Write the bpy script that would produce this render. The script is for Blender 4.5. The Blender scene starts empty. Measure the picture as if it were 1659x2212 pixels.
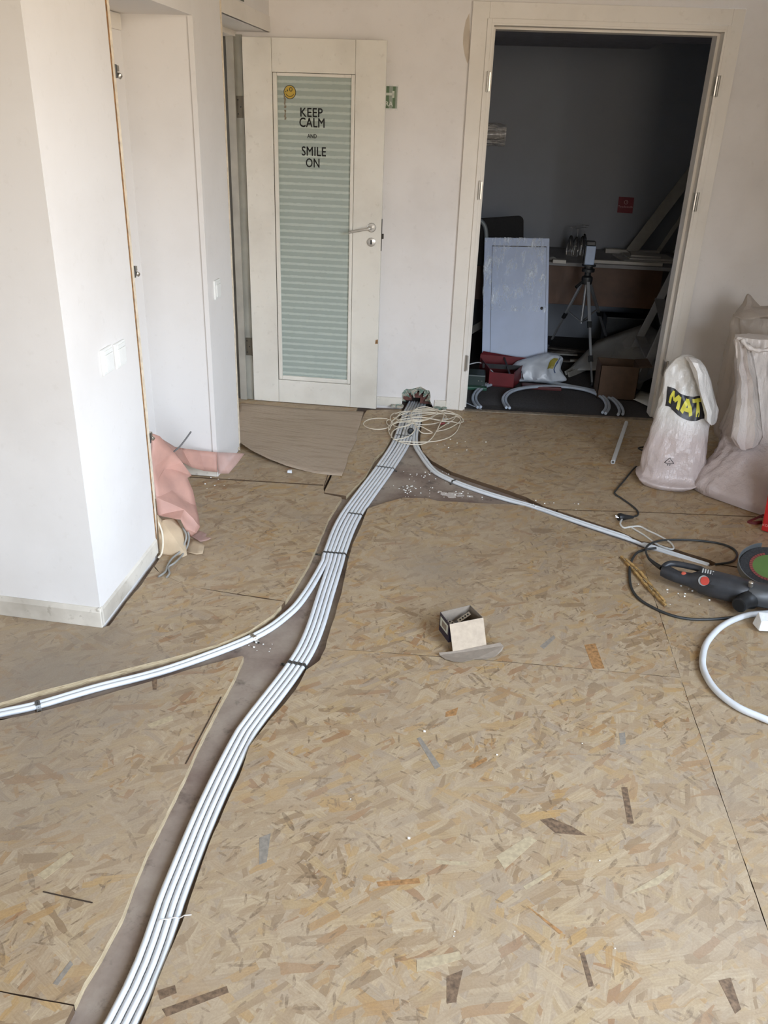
import bpy, bmesh, math, random
from math import sin, cos, pi, sqrt, radians
from mathutils import Vector, Matrix, noise as mnoise
random.seed(7)
S = bpy.context.scene
COL = S.collection

# ------------------------------------------------------------------ camera
cam_d = bpy.data.cameras.new('camera')
cam_d.sensor_fit = 'HORIZONTAL'; cam_d.sensor_width = 36.0
cam_d.lens = 36.0*1790/1659; cam_d.clip_start = 0.05; cam_d.clip_end = 200
cam = bpy.data.objects.new('camera', cam_d); COL.objects.link(cam)
RC = [[0.992167,0.120501,0.032927],[0.080898,-0.418965,-0.904391],[-0.095185,0.899971,-0.425432]]
cam.matrix_world = Matrix(((RC[0][0], -RC[1][0], -RC[2][0], 0.0), (RC[0][1], -RC[1][1], -RC[2][1], 0.0),
                           (RC[0][2], -RC[1][2], -RC[2][2], 1.63), (0, 0, 0, 1)))
S.camera = cam

# ------------------------------------------------------------------ sky, daylight, exposure
wd = bpy.data.worlds.new('sky'); S.world = wd; wd.use_nodes = True
wn = wd.node_tree.nodes; wk = wd.node_tree.links
bg = wn['Background']
tc = wn.new('ShaderNodeTexCoord'); sx = wn.new('ShaderNodeSeparateXYZ')
mr = wn.new('ShaderNodeMapRange'); mr.inputs[1].default_value = -1; mr.inputs[2].default_value = 1
rp = wn.new('ShaderNodeValToRGB')
wk.new(tc.outputs['Generated'], sx.inputs[0]); wk.new(sx.outputs['Z'], mr.inputs[0])
wk.new(mr.outputs[0], rp.inputs[0]); wk.new(rp.outputs[0], bg.inputs[0])
e = rp.color_ramp.elements
e[0].position = 0.53; e[0].color = (0.42, 0.35, 0.27, 1)      # street and facades outside
e[1].position = 0.59; e[1].color = (0.98, 1.11, 1.27, 1)       # overcast sky
n_ = rp.color_ramp.elements.new(0.70); n_.color = (0.68, 0.81, 1.00, 1)
n_ = rp.color_ramp.elements.new(1.0); n_.color = (0.33, 0.43, 0.58, 1)
bg.inputs[1].default_value = 30.0
S.view_settings.view_transform = 'Standard'; S.view_settings.look = 'None'
S.view_settings.gamma = 1.0; S.view_settings.use_curve_mapping = False
S.view_settings.exposure = 0.0
S.cycles.use_denoising = True
S.cycles.max_bounces = 10; S.cycles.diffuse_bounces = 6; S.cycles.transparent_max_bounces = 12
S.cycles.sample_clamp_indirect = 6.0
S.cycles.caustics_reflective = False; S.cycles.caustics_refractive = False
RW = 2.15
WINS = [('x', RW, -0.7, 0.45, 0.85, 2.55), ('x', RW, 0.6, 1.75, 0.85, 2.55)]   # window openings in the right wall
ADDED_WIN = (0.35, 1.85, 0.85, 2.5)                                            # x0, x1, z0, z1 of a rear window added to brighten the far wall
for k, (ax, X, a, b, z0, z1) in enumerate(WINS):
    ld = bpy.data.lights.new('window_daylight', 'AREA'); ld.shape = 'RECTANGLE'
    ld.size = b-a; ld.size_y = z1-z0; ld.cycles.is_portal = True
    lo = bpy.data.objects.new('window_daylight', ld); COL.objects.link(lo)
    lo.matrix_world = Matrix(((0, 0, 1, X+0.1), (1, 0, 0, (a+b)/2), (0, 1, 0, (z0+z1)/2), (0, 0, 0, 1)))

ld = bpy.data.lights.new('window_daylight', 'AREA'); ld.shape = 'RECTANGLE'  # portal for the added rear window
ld.size = ADDED_WIN[1]-ADDED_WIN[0]; ld.size_y = ADDED_WIN[3]-ADDED_WIN[2]; ld.cycles.is_portal = True
lo = bpy.data.objects.new('window_daylight', ld); COL.objects.link(lo)
lo.matrix_world = Matrix(((1, 0, 0, (ADDED_WIN[0]+ADDED_WIN[1])/2), (0, 0, -1, -3.7), (0, 1, 0, (ADDED_WIN[2]+ADDED_WIN[3])/2), (0, 0, 0, 1)))

# ------------------------------------------------------------------ helpers: materials
def L(c):
    return tuple((v/12.92 if v <= .04045 else ((v+.055)/1.055)**2.4) for v in (x/255 for x in c))+(1.0,)
class NT:
    def __init__(s, name):
        s.m = bpy.data.materials.new(name); s.m.use_nodes = True
        s.n = s.m.node_tree.nodes; s.k = s.m.node_tree.links; s.b = s.n['Principled BSDF']
    def new(s, t, **kw):
        o = s.n.new('ShaderNode'+t)
        for a, v in kw.items(): setattr(o, a, v)
        return o
    def put(s, sock, v):
        if hasattr(v, 'is_linked'): s.k.new(v, sock)
        else: sock.default_value = v
    def math(s, op, a, b=0.0):
        o = s.new('Math', operation=op); s.put(o.inputs[0], a); s.put(o.inputs[1], b); return o.outputs[0]
    def mix(s, f, a, b, mode='MIX'):
        o = s.new('Mix', data_type='RGBA', blend_type=mode); s.put(o.inputs[0], f); s.put(o.inputs[6], a); s.put(o.inputs[7], b); return o.outputs[2]
    def ramp(s, f, stops, const=False):
        o = s.new('ValToRGB'); s.put(o.inputs[0], f); cr = o.color_ramp
        if const: cr.interpolation = 'CONSTANT'
        while len(cr.elements) < len(stops): cr.elements.new(0.5)
        for el, (p, c) in zip(cr.elements, stops): el.position = p; el.color = c if len(c) == 4 else L(c)
        return o.outputs[0]
    def rng(s, v, a, b, c=0.0, d=1.0):
        o = s.new('MapRange'); s.put(o.inputs[0], v)
        for i, x in zip((1, 2, 3, 4), (a, b, c, d)): o.inputs[i].default_value = x
        return o.outputs[0]
    def coord(s): return s.new('TexCoord').outputs['Object']
    def mapping(s, v, rot=(0, 0, 0), sc=(1, 1, 1), loc=(0, 0, 0)):
        o = s.new('Mapping'); s.put(o.inputs[0], v)
        o.inputs[1].default_value = loc; o.inputs[2].default_value = rot; o.inputs[3].default_value = sc
        return o.outputs[0]
    def rotsc(s, v, ang, sc, loc=(0, 0, 0)):          # rotate about z first, then stretch
        o = s.new('VectorRotate', rotation_type='Z_AXIS'); s.put(o.inputs['Vector'], v); o.inputs['Angle'].default_value = ang
        m = s.new('VectorMath', operation='MULTIPLY_ADD'); s.put(m.inputs[0], o.outputs[0]); m.inputs[1].default_value = sc; m.inputs[2].default_value = loc
        return m.outputs[0]
    def noise(s, v, scale, detail=3.0, rough=.55, col=False):
        o = s.new('TexNoise'); s.put(o.inputs['Vector'], v); o.inputs['Scale'].default_value = scale
        o.inputs['Detail'].default_value = detail; o.inputs['Roughness'].default_value = rough
        return o.outputs[1 if col else 0]
    def bump(s, h, strength=.3, dist=.002):
        o = s.new('Bump'); s.put(o.inputs['Height'], h); o.inputs['Strength'].default_value = strength
        o.inputs['Distance'].default_value = dist; s.k.new(o.outputs[0], s.b.inputs['Normal'])
    def set(s, **kw):
        for a, v in kw.items(): s.put(s.b.inputs[a.replace('_', ' ')], v)
        return s
_mats = {}
def plain(name, c, rough=.6, metal=0.0, var=.06, scale=14.0, bump=0.0, bscale=60.0, **kw):
    if name in _mats: return _mats[name]
    t = NT(name); v = t.coord(); n = t.noise(v, scale)
    a = L(c); d = tuple(x*(1-var*2.2) for x in a[:3])+(1,); u = tuple(min(1, x*(1+var)) for x in a[:3])+(1,)
    t.set(Base_Color=t.mix(t.rng(n, .3, .7), d, u), Roughness=rough, Metallic=metal, **kw)
    if bump: t.bump(t.noise(v, bscale, 4), bump)
    _mats[name] = t.m; return t.m

def paint(name, c, dirt, dirt_amt=.25, rough=.55, bump=.12):
    t = NT(name); v = t.coord()
    big = t.rng(t.noise(v, 2.2, 5, .6), .45, .75, 0, dirt_amt)
    sm = t.rng(t.noise(v, 31, 3, .6), .62, .72, 0, dirt_amt*.5)
    colr = t.mix(big, L(c), L(dirt)); colr = t.mix(sm, colr, L(dirt))
    t.set(Base_Color=colr, Roughness=rough); t.bump(t.noise(v, 180, 3), bump, .001)
    return t.m
WALL = paint('wall_paint', (220, 217, 214), (188, 182, 174), .25)
WALL_FAR = paint('wall_paint_far', (222, 218, 215), (180, 172, 164), .3)
REAR = paint('rear_wall_paint', (190, 188, 184), (150, 144, 138), .3)
DOORP = paint('door_paint', (220, 216, 206), (168, 160, 146), .45, .4, .08)
TRIMP = paint('trim_paint', (222, 217, 209), (172, 164, 150), .3, .4, .06)
SKIRT = paint('skirting_paint', (216, 210, 198), (120, 108, 92), .7, .45, .1)

def osb():
    t = NT('oriented_strand_board'); v0 = t.coord()
    inf = t.new('ObjectInfo'); sh = t.math('MULTIPLY', inf.outputs['Random'], 37.0)
    cb = t.new('CombineXYZ'); t.put(cb.inputs[0], sh); t.put(cb.inputs[1], sh)
    ad = t.new('VectorMath', operation='ADD'); t.put(ad.inputs[0], v0); t.k.new(cb.outputs[0], ad.inputs[1]); v = ad.outputs[0]
    wob = t.noise(v, 9, 2, .5, col=True)
    wm = t.new('VectorMath', operation='MULTIPLY_ADD'); t.put(wm.inputs[0], wob); wm.inputs[1].default_value = (.014, .014, 0); t.put(wm.inputs[2], v)
    vw = wm.outputs[0]
    c = t.mix(t.rng(t.noise(v, 55, 5, .7), .3, .7), L((166, 146, 120)), L((186, 168, 142)))
    pal = [(0.0, (132, 108, 78)), (.1, (166, 142, 110)), (.28, (190, 171, 142)), (.48, (204, 187, 157)), (.64, (190, 166, 122)), (.78, (170, 158, 142)), (.9, (198, 162, 100)), (1.0, (150, 104, 66))]
    hs = []
    layers = [(12, 20, 95, .45), (63, 14, 70, .5), (-41, 17, 80, .5), (98, 11, 52, .56), (-74, 9, 44, .62), (31, 10, 40, .62), (-15, 8, 36, .68), (140, 13, 48, .62)]
    for i, (ang, sa, sb, th) in enumerate(layers):
        m = t.rotsc(vw, radians(ang), (sa, sb, 1), (i*3.7, i*5.1, 0))
        vo = t.new('TexVoronoi', voronoi_dimensions='2D', feature='F1', distance='CHEBYCHEV')
        t.put(vo.inputs['Vector'], m); vo.inputs['Scale'].default_value = 1.0
        sp = t.new('SeparateColor'); t.k.new(vo.outputs['Color'], sp.inputs[0])
        on = t.math('MULTIPLY', t.math('GREATER_THAN', sp.outputs[0], th), t.math('LESS_THAN', vo.outputs['Distance'], .52))
        gm = t.rotsc(vw, radians(ang), (14, 260, 1))
        gr = t.noise(gm, 1.0, 4, .6)
        fc = t.ramp(sp.outputs[1], pal)
        fc = t.mix(t.rng(gr, .35, .7, 0, .55), fc, L((136, 108, 74)))
        c = t.mix(t.math('MULTIPLY', on, .8), c, fc)
        hs.append(t.math('MULTIPLY', on, sp.outputs[2]))
    # dark cracks and chips between strands
    for ang, sa, sb, th in ((20, 34, 130, .965), (80, 24, 110, .97), (-50, 30, 150, .965), (125, 16, 75, .975), (52, 12, 60, .98), (-8, 14, 85, .98)):
        m = t.rotsc(vw, radians(ang), (sa, sb, 1), (ang*.1, 1.3, 0))
        vo = t.new('TexVoronoi', voronoi_dimensions='2D', feature='F1', distance='EUCLIDEAN'); t.put(vo.inputs['Vector'], m); vo.inputs['Scale'].default_value = 1.0
        sp = t.new('SeparateColor'); t.k.new(vo.outputs['Color'], sp.inputs[0])
        on = t.math('MULTIPLY', t.math('GREATER_THAN', sp.outputs[0], th), t.math('LESS_THAN', vo.outputs['Distance'], .42))
        c = t.mix(t.math('MULTIPLY', on, t.rng(t.noise(v, 70, 4, .7), .38, .62, .12, .8)), c, L((98, 76, 52)))
    # plaster dust lying in clouds, and grime
    du = t.rng(t.noise(v0, 2.3, 5, .6), .42, .68, .10, .62)
    c = t.mix(t.math('MULTIPLY', du, .95), c, L((182, 166, 144)))
    gy = t.rng(t.noise(v0, 1.7, 6, .65), .56, .72, 0, .5)
    c = t.mix(gy, c, L((150, 140, 128)))
    for (gx, gy_, rad, amt) in ((-1.25, 2.02, .62, .8), (-.10, 2.98, .30, .45), (-1.05, 1.45, .35, .4)):      # trodden grey plaster dust
        dn = t.new('VectorMath', operation='DISTANCE'); t.put(dn.inputs[0], v0); dn.inputs[1].default_value = (gx, gy_, 0)
        f_ = t.rng(t.math('ADD', t.math('DIVIDE', dn.outputs['Value'], rad), t.math('MULTIPLY', t.noise(v0, 5, 5, .65), .9)), 1.25, .55, 0, amt)
        c = t.mix(f_, c, L((148, 139, 127)))
    sp_ = t.rng(t.noise(v0, 26, 4, .7), .68, .74, 0, .5)
    c = t.mix(sp_, c, L((112, 98, 80)))
    c = t.mix(t.rng(t.noise(v, 210, 4, .75), .3, .72, 0, .30), c, L((112, 90, 64)))
    c = t.mix(1.0, c, (.86, .842, .818, 1), 'MULTIPLY')
    t.set(Base_Color=c, Roughness=.62)
    h = t.math('ADD', t.math('ADD', hs[0], hs[2]), t.math('ADD', hs[4], t.math('MULTIPLY', t.noise(v, 120, 3), .8)))
    t.bump(h, .25, .0006)
    return t.m
OSB = osb()
def osb_edge():
    t = NT('strand_board_cut_edge'); v = t.coord()
    n = t.noise(t.mapping(v, (0, 0, 0), (30, 30, 500)), 1.0, 4, .6)
    t.set(Base_Color=t.ramp(n, [(.25, (92, 70, 44)), (.45, (158, 140, 110)), (.75, (194, 178, 148))]), Roughness=.8); return t.m
OSBE = osb_edge()
def concrete():
    t = NT('subfloor_concrete'); v = t.coord()
    n = t.rng(t.noise(v, 3.2, 6, .65), .35, .65)
    c = t.mix(n, L((112, 94, 84)), L((152, 140, 126)))
    c = t.mix(t.rng(t.noise(v, 14, 5, .7), .55, .7, 0, .6), c, L((70, 58, 50)))
    t.set(Base_Color=c, Roughness=.85); t.bump(t.noise(v, 90, 4), .4); return t.m
CONC = concrete()
PIPEM = plain('white_pipe_plastic', (212, 216, 219), .36, var=.03, scale=20)
HANDLE = plain('satin_aluminium', (206, 203, 197), .3, .7, .03)
GALV = plain('galvanised_steel', (120, 122, 122), .42, .9, .15, 40)
STEEL = plain('brushed_steel', (196, 192, 184), .3, .95, .05)
BLACKP = plain('black_plastic', (28, 30, 32), .45, 0, .2, 30)
CHAR = plain('charcoal_plastic', (50, 52, 56), .42, 0, .15, 22)
DARK = plain('dark_metal', (60, 56, 50), .5, .6, .2, 20)
RAWBRN = plain('raw_fibreboard_edge', (150, 112, 72), .85, 0, .25, 60)
CREAME = plain('cream_board_edge', (222, 210, 190), .7, 0, .1, 40)
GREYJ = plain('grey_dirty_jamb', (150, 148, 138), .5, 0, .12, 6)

# ------------------------------------------------------------------ helpers: geometry
def wloc(o):
    v = Vector((0, 0, 0))
    while o: v += o.location; o = o.parent
    return v
def tag(o, label=None, cat=None, group=None, kind=None):
    if label: o['label'] = label
    if cat: o['category'] = cat
    if group: o['group'] = group
    if kind: o['kind'] = kind
    return o
def thing(name, label, cat, loc=(0, 0, 0), group=None):
    o = bpy.data.objects.new(name, None); COL.objects.link(o); o.location = loc; o.empty_display_size = .05
    return tag(o, label, cat, group)
def ident(a, b, c): return (a, b, c)
class MB:
    def __init__(s): s.v = []; s.f = []; s.mi = []
    def add(s, vs, fs, mi=0):
        o = len(s.v); s.v += [tuple(p) for p in vs]; s.f += [tuple(i+o for i in q) for q in fs]; s.mi += [mi]*len(fs); return s
    def box(s, x0, x1, y0, y1, z0, z1, m=ident, mi=0):
        vs = [m(x, y, z) for z in (z0, z1) for y in (y0, y1) for x in (x0, x1)]
        return s.add(vs, [(0, 2, 3, 1), (4, 5, 7, 6), (0, 1, 5, 4), (2, 6, 7, 3), (0, 4, 6, 2), (1, 3, 7, 5)], mi)
    def bar(s, p, q, w, h, up=(0, 0, 1), mi=0):        # box beam from p to q, w across, h along up
        p, q = Vector(p), Vector(q); d = (q-p).normalized(); x = d.cross(Vector(up)).normalized(); u = x.cross(d)
        vs = [e+x*(sx*w/2)+u*(su*h/2) for e in (p, q) for su in (-1, 1) for sx in (-1, 1)]
        return s.add(vs, [(0, 1, 3, 2), (4, 6, 7, 5), (0, 4, 5, 1), (2, 3, 7, 6), (0, 2, 6, 4), (1, 5, 7, 3)], mi)
    def prism(s, poly, c0, c1, m=ident, side=0, mi=0):
        a = sum(poly[i][0]*poly[(i+1) % len(poly)][1]-poly[(i+1) % len(poly)][0]*poly[i][1] for i in range(len(poly)))
        if a < 0: poly = poly[::-1]
        n = len(poly)
        s.add([m(x, y, c0) for x, y in poly]+[m(x, y, c1) for x, y in poly], [tuple(range(n-1, -1, -1)), tuple(range(n, 2*n))], mi)
        o = len(s.v)-2*n
        s.f += [(o+i, o+(i+1) % n, o+n+(i+1) % n, o+n+i) for i in range(n)]; s.mi += [side]*n
        return s
    def tube(s, pts, r, n=8, cyc=False, caps=True, mi=0, flat=1.0):
        pts = [Vector(p) for p in pts]; N = len(pts); rr = r if isinstance(r, (list, tuple)) else [r]*N
        T = []
        for i in range(N):
            a = pts[(i-1) % N] if (cyc or i) else pts[0]; b = pts[(i+1) % N] if (cyc or i < N-1) else pts[-1]
            d = b-a; T.append(d.normalized() if d.length > 1e-9 else Vector((0, 0, 1)))
        up = Vector((0, 0, 1)) if abs(T[0].z) < .9 else Vector((0, 1, 0))
        nx = T[0].cross(up).normalized(); vs = []
        for i in range(N):
            nx = (nx-T[i]*nx.dot(T[i])).normalized(); ny = T[i].cross(nx)
            vs += [pts[i]+(nx*cos(2*pi*j/n)+ny*sin(2*pi*j/n)*flat)*rr[i] for j in range(n)]
        fs = []
        for i in range(N if cyc else N-1):
            k = (i+1) % N
            fs += [(i*n+j, i*n+(j+1) % n, k*n+(j+1) % n, k*n+j) for j in range(n)]
        if caps and not cyc: fs += [tuple(range(n-1, -1, -1)), tuple((N-1)*n+j for j in range(n))]
        return s.add(vs, fs, mi)
    def ribbon(s, pts, side, w, th, up=(0, 0, 1)):     # flat strap along pts, w wide along `side`
        sd = Vector(side).normalized()*(w/2); u = Vector(up)*th; vs = []
        for p in pts:
            p = Vector(p); vs += [p-sd, p+sd, p+sd+u, p-sd+u]
        n = len(pts); fs = [(0, 1, 2, 3), tuple(4*(n-1)+k for k in (3, 2, 1, 0))]
        for i in range(n-1):
            a = 4*i; fs += [(a+k, a+4+k, a+4+(k+1) % 4, a+(k+1) % 4) for k in range(4)]
        return s.add(vs, fs)
    def lathe(s, prof, o=(0, 0, 0), ax=(0, 0, 1), n=20, mi=0):
        o = Vector(o); a = Vector(ax).normalized(); x = a.orthogonal().normalized(); y = a.cross(x); vs = []
        for r, h in prof: vs += [o+a*h+(x*cos(2*pi*j/n)+y*sin(2*pi*j/n))*r for j in range(n)]
        fs = []
        for i in range(len(prof)-1): fs += [(i*n+j, i*n+(j+1) % n, (i+1)*n+(j+1) % n, (i+1)*n+j) for j in range(n)]
        fs += [tuple(range(n-1, -1, -1)), tuple((len(prof)-1)*n+j for j in range(n))]
        return s.add(vs, fs, mi)
    def loft(s, rings, caps=True, mi=0):
        n = len(rings[0]); vs = [p for r in rings for p in r]
        fs = [(i*n+j, i*n+(j+1) % n, (i+1)*n+(j+1) % n, (i+1)*n+j) for i in range(len(rings)-1) for j in range(n)]
        if caps: fs += [tuple(range(n-1, -1, -1)), tuple((len(rings)-1)*n+j for j in range(n))]
        return s.add(vs, fs, mi)
    def grid(s, fn, nu, nv, mi=0):
        vs = [fn(i/nu, j/nv) for j in range(nv+1) for i in range(nu+1)]; w = nu+1
        return s.add(vs, [(j*w+i, j*w+i+1, (j+1)*w+i+1, (j+1)*w+i) for j in range(nv) for i in range(nu)], mi)
    def build(s, name, mats, parent=None, smooth=None, bevel=0.0, solid=0.0, subd=0, recenter=True):
        if not isinstance(mats, (list, tuple)): mats = [mats]
        me = bpy.data.meshes.new(name); o = bpy.data.objects.new(name, me); COL.objects.link(o)
        if parent: o.parent = parent; off = wloc(parent)
        elif recenter and s.v:
            xs, ys, zs = zip(*s.v); off = Vector(((min(xs)+max(xs))/2, (min(ys)+max(ys))/2, min(zs))); o.location = off
        else: off = Vector((0, 0, 0))
        me.from_pydata([Vector(p)-off for p in s.v], [], s.f); me.update()
        for m in mats: me.materials.append(m)
        for p, i in zip(me.polygons, s.mi): p.material_index = min(i, len(mats)-1)
        bm = bmesh.new(); bm.from_mesh(me)
        bmesh.ops.recalc_face_normals(bm, faces=bm.faces)
        if bevel:
            ed = [e for e in bm.edges if len(e.link_faces) == 2 and e.calc_face_angle(0) > .5]
            bmesh.ops.bevel(bm, geom=ed, offset=bevel, segments=2, affect='EDGES', profile=.6)
        bm.to_mesh(me); bm.free()
        if smooth is not None:
            me.polygons.foreach_set('use_smooth', [True]*len(me.polygons)); me.set_sharp_from_angle(angle=radians(smooth))
        if solid: md = o.modifiers.new('thick', 'SOLIDIFY'); md.thickness = solid; md.offset = 0
        if subd: md = o.modifiers.new('sub', 'SUBSURF'); md.levels = subd; md.render_levels = subd
        return o
def struct(o): o['kind'] = 'structure'; return o
def spline(pts, k=8, cyc=False):
    P = [Vector(p) for p in pts]; n = len(P); out = []
    for i in range(n if cyc else n-1):
        if cyc: a, b, c, d = P[(i-1) % n], P[i], P[(i+1) % n], P[(i+2) % n]
        else: a, b, c, d = P[max(i-1, 0)], P[i], P[i+1], P[min(i+2, n-1)]
        for j in range(k):
            t = j/k
            out.append(.5*((2*b)+(c-a)*t+(2*a-5*b+4*c-d)*t*t+(3*b-a-3*c+d)*t**3))
    if not cyc: out.append(P[-1])
    return out
def dup(root, loc, label=None):
    r = root.copy(); COL.objects.link(r); r.location = loc
    if label: r['label'] = label
    for ch in list(root.children):
        c = ch.copy(); COL.objects.link(c); c.parent = r
        for g in list(ch.children):
            d = g.copy(); COL.objects.link(d); d.parent = c
    return r
def text_mesh(body, size, mb, m, spacing=1.0, bold=0.0, z=0.0, width=None):
    """flat lettering, centred; m maps (x, y, z) to the world"""
    c = bpy.data.curves.new('lettering', 'FONT'); c.body = body; c.size = size; c.align_x = 'CENTER'; c.align_y = 'CENTER'
    c.space_character = spacing; c.offset = bold; c.resolution_u = 3
    o = bpy.data.objects.new('lettering', c); COL.objects.link(o)
    dg = bpy.context.evaluated_depsgraph_get(); me = bpy.data.meshes.new_from_object(o.evaluated_get(dg))
    xs = [v.co.x for v in me.vertices]; kx = width/(max(xs)-min(xs)) if width else 1.0; cx = (max(xs)+min(xs))/2
    ys = [v.co.y for v in me.vertices]; cy = (max(ys)+min(ys))/2
    mb.add([m((v.co.x-cx)*kx, v.co.y-cy, z) for v in me.vertices], [tuple(p.vertices) for p in me.polygons])
    bpy.data.objects.remove(o); bpy.data.curves.remove(c); bpy.data.meshes.remove(me)
# far wall frame: u along the wall, d behind its face, z up
WA = (-0.0534,5.0642,0.0); WU = (0.998519,0.054398,0.0)
def wf(u, d, z): return (WA[0]+WU[0]*u-WU[1]*d, WA[1]+WU[1]*u+WU[0]*d, z)
def wfz(u, z, d): return wf(u, d, z)
def rough(poly, amp=.0015, step=.03, closed=True):
    out = []
    for i in range(len(poly)):
        a = Vector(poly[i]); b = Vector(poly[(i+1) % len(poly)]); n = max(1, int((b-a).length/step)) if (b-a).length < 3 else 1
        for k in range(n):
            p = a.lerp(b, k/n)
            out.append((p.x+random.uniform(-amp, amp), p.y+random.uniform(-amp, amp)))
    return out

# ================================================================== LARGE STRUCTURE
TH = 0.02
def wally(x): return WA[1]+(x-WA[0])*WU[1]/WU[0]
floor = struct(MB().box(-3.4, 3.0, -3.6, 5.3, -.14, -TH).build('floor', CONC, recenter=False))
MR = [(-0.4429,3.4742),(-0.445,3.4429),(-0.4464,3.2894),(-0.4574,3.1316),(-0.4544,2.9755),(-0.438,2.7067),(-0.4339,2.55),(-0.4343,2.4297),(-0.43,2.3267)]
MR2 = [(-0.431,2.3154),(-0.4364,2.2521),(-0.4683,2.1945),(-0.4804,2.0884),(-0.4992,2.0153),(-0.5258,1.9291),(-0.5541,1.8094),(-0.5493,1.7152),(-0.5544,1.5874),(-0.558,1.4571),(-0.5535,1.3175),(-0.5484,1.2235),(-0.5527,1.1285),(-0.5503,1.0458),(-0.5504,0.9945)]+[(-.62, .5), (-.70, -.3), (-.78, -3.5)]
SEAM1 = [(-0.43,2.3267),(-0.1184,2.3383),(0.2091,2.3504),(0.7567,2.3559)]
SLOTLO = [(0.7606,3.3146),(0.5441,3.4584),(0.3722,3.5853),(0.288,3.6425),(0.2268,3.6467),(0.0729,3.6329),(-0.1278,3.6207),(-0.1828,3.6429),(-0.2932,3.6267),(-0.3739,3.551)]
SLOTLO2 = [(0.7673,3.307),(0.8584,3.2675),(1.038,3.1757),(1.0704,3.2019)]
SLOTUP = [(-0.3125,5.025),(-0.2995,4.8606),(-0.2886,4.6881),(-0.2804,4.4857),(-0.2706,4.3649),(-0.2462,4.2527),(-0.1925,4.1379),(-0.0795,4.0024),(0.0684,3.9012),(0.198,3.82),(0.2981,3.7484),(0.3761,3.6597)]
SLOTUP2 = [(0.4388,3.6189),(0.4823,3.5962),(0.5919,3.5212),(0.6886,3.4618),(0.786,3.364),(0.8593,3.3508),(1.0516,3.2355),(1.0723,3.2104)]
RS = [(0.7592,3.3055),(0.7593,2.7752),(0.7567,2.3559),(0.7585,2.0565),(0.7623,1.3993)]
rs_dir = (RS[4][0]-RS[2][0], RS[4][1]-RS[2][1])
RSEXT = [(RS[4][0]+rs_dir[0]*k, RS[4][1]+rs_dir[1]*k) for k in (3.2,)]
ML = [(-0.4374,4.9779),(-0.4493,4.3953),(-0.4633,4.2288),(-0.4962,4.1094),(-0.5083,3.8588),(-0.5653,3.5953)]
ML2 = [(-0.5844,3.575),(-0.6038,3.3369),(-0.6032,3.0226),(-0.6045,2.9039),(-0.6242,2.684),(-0.6341,2.602)]
ML3 = [(-0.6351,2.5988),(-0.6535,2.5084),(-0.7135,2.3815),(-0.7944,2.287),(-0.924,2.1857),(-1.0166,2.123),(-1.105,2.0601),(-1.2624,1.9472),(-1.3474,1.8783)]
ML3 = ML3+[(-3.3, ML3[-1][1]+(ML3[-1][1]-ML3[-2][1])/(ML3[-1][0]-ML3[-2][0])*(-3.3-ML3[-1][0]))]
LB = [(-1.3044,1.8026),(-1.2138,1.8538),(-1.0787,1.9474),(-0.9637,2.0371),(-0.8416,2.1345),(-0.6971,2.2348)]
WT = [(-0.6896,2.2307),(-0.6875,2.1249),(-0.6927,2.0203),(-0.6986,1.7961),(-0.695,1.6597),(-0.6969,1.5376),(-0.6996,1.4049),(-0.6937,1.3069),(-0.6857,1.2211),(-0.692,1.1212),(-0.6999,1.0585)]
WT2 = [(-0.6986,1.0092),(-0.6983,0.9733)]+[(-.82, .5), (-.95, -.3), (-1.05, -3.5)]
S5 = [(-0.8583,1.0158),(-0.6998,1.0104)]
def sh(poly, dx, dy): return [(x+dx, y+dy) for x, y in poly]
boards = [
    MR+sh(SEAM1[1:], 0, .0012)+[(RS[1][0]-.0012, RS[1][1])]+SLOTLO,
    MR2[::-1]+sh(SEAM1, 0, -.0008)+[(RS[3][0]-.0012, RS[3][1]), (RS[4][0]-.0012, RS[4][1])]+sh(RSEXT, -.0012, 0)+[(.9, -3.5)],
    [(RS[k][0]+.0008, RS[k][1]) for k in range(5)]+RSEXT+[(1.6, -3.5), (2.14, -3.5), (2.14, 3.31)]+[(1.2666,3.1615)]+SLOTLO2[::-1],
    SLOTUP+[(0.4311,3.6332),(0.8683,3.6862),(1.3473,3.7316)]+[(2.14, 3.72), (2.14, wally(2.14)), (.1, wally(.1))],
    SLOTUP2+[(1.2702,3.174)]+[(2.14, 3.33), (2.14, 3.712)]+[(1.3452,3.724),(0.8671,3.6787),(0.4437,3.6272)],
    ML+[(-0.677,3.6124),(-0.6765,3.9193),(-0.6516,4.9109)],
    [(-0.6898,3.6439),(-0.6992,3.7057),(-1.2042,3.6818),(-1.3451,3.6775)]+[(-3.3, 3.62), (-3.3, wally(-3.3)), (-.72, wally(-.72))]+[(-0.6867,3.9496)],
    ML2+[(-1.0211,2.6438),(-1.1622,2.7215)]+[(-1.205, 2.772), (-1.21, 2.885), (-3.3, 2.885), (-3.3, 3.61)]+[(-1.3413,3.6662),(-1.2011,3.6716),(-0.697,3.6944),(-0.6749,3.6015)],
    ML3+[(-3.3, 2.40), (-1.30, 2.326), (-1.216, 2.322), (-1.200, 2.335), (-1.205, 2.50), (-1.199, 2.62), (-1.206, 2.765)]+[(-1.1612,2.7191),(-1.0203,2.6415),(-0.7341,2.6059)],
    [(-3.3, LB[0][1]+(LB[0][1]-LB[1][1])/(LB[0][0]-LB[1][0])*(-3.3-LB[0][0]))]+LB+WT+[(-0.6991,1.013),(-0.8596,1.0181)]+[(-3.3, 1.02)],
    WT2+[(-3.3, -3.5), (-3.3, .99)]+S5[:1]+S5[1:],
]
def seg_d(p, a, b):
    ab = b-a; t = max(0, min(1, (p-a).dot(ab)/max(ab.length_squared, 1e-9))); return (p-a-ab*t).length
BS = [[Vector(q) for q in b] for b in boards]
SEAME = plain('dirty_joint_edge', (88, 68, 48), .9)
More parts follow.
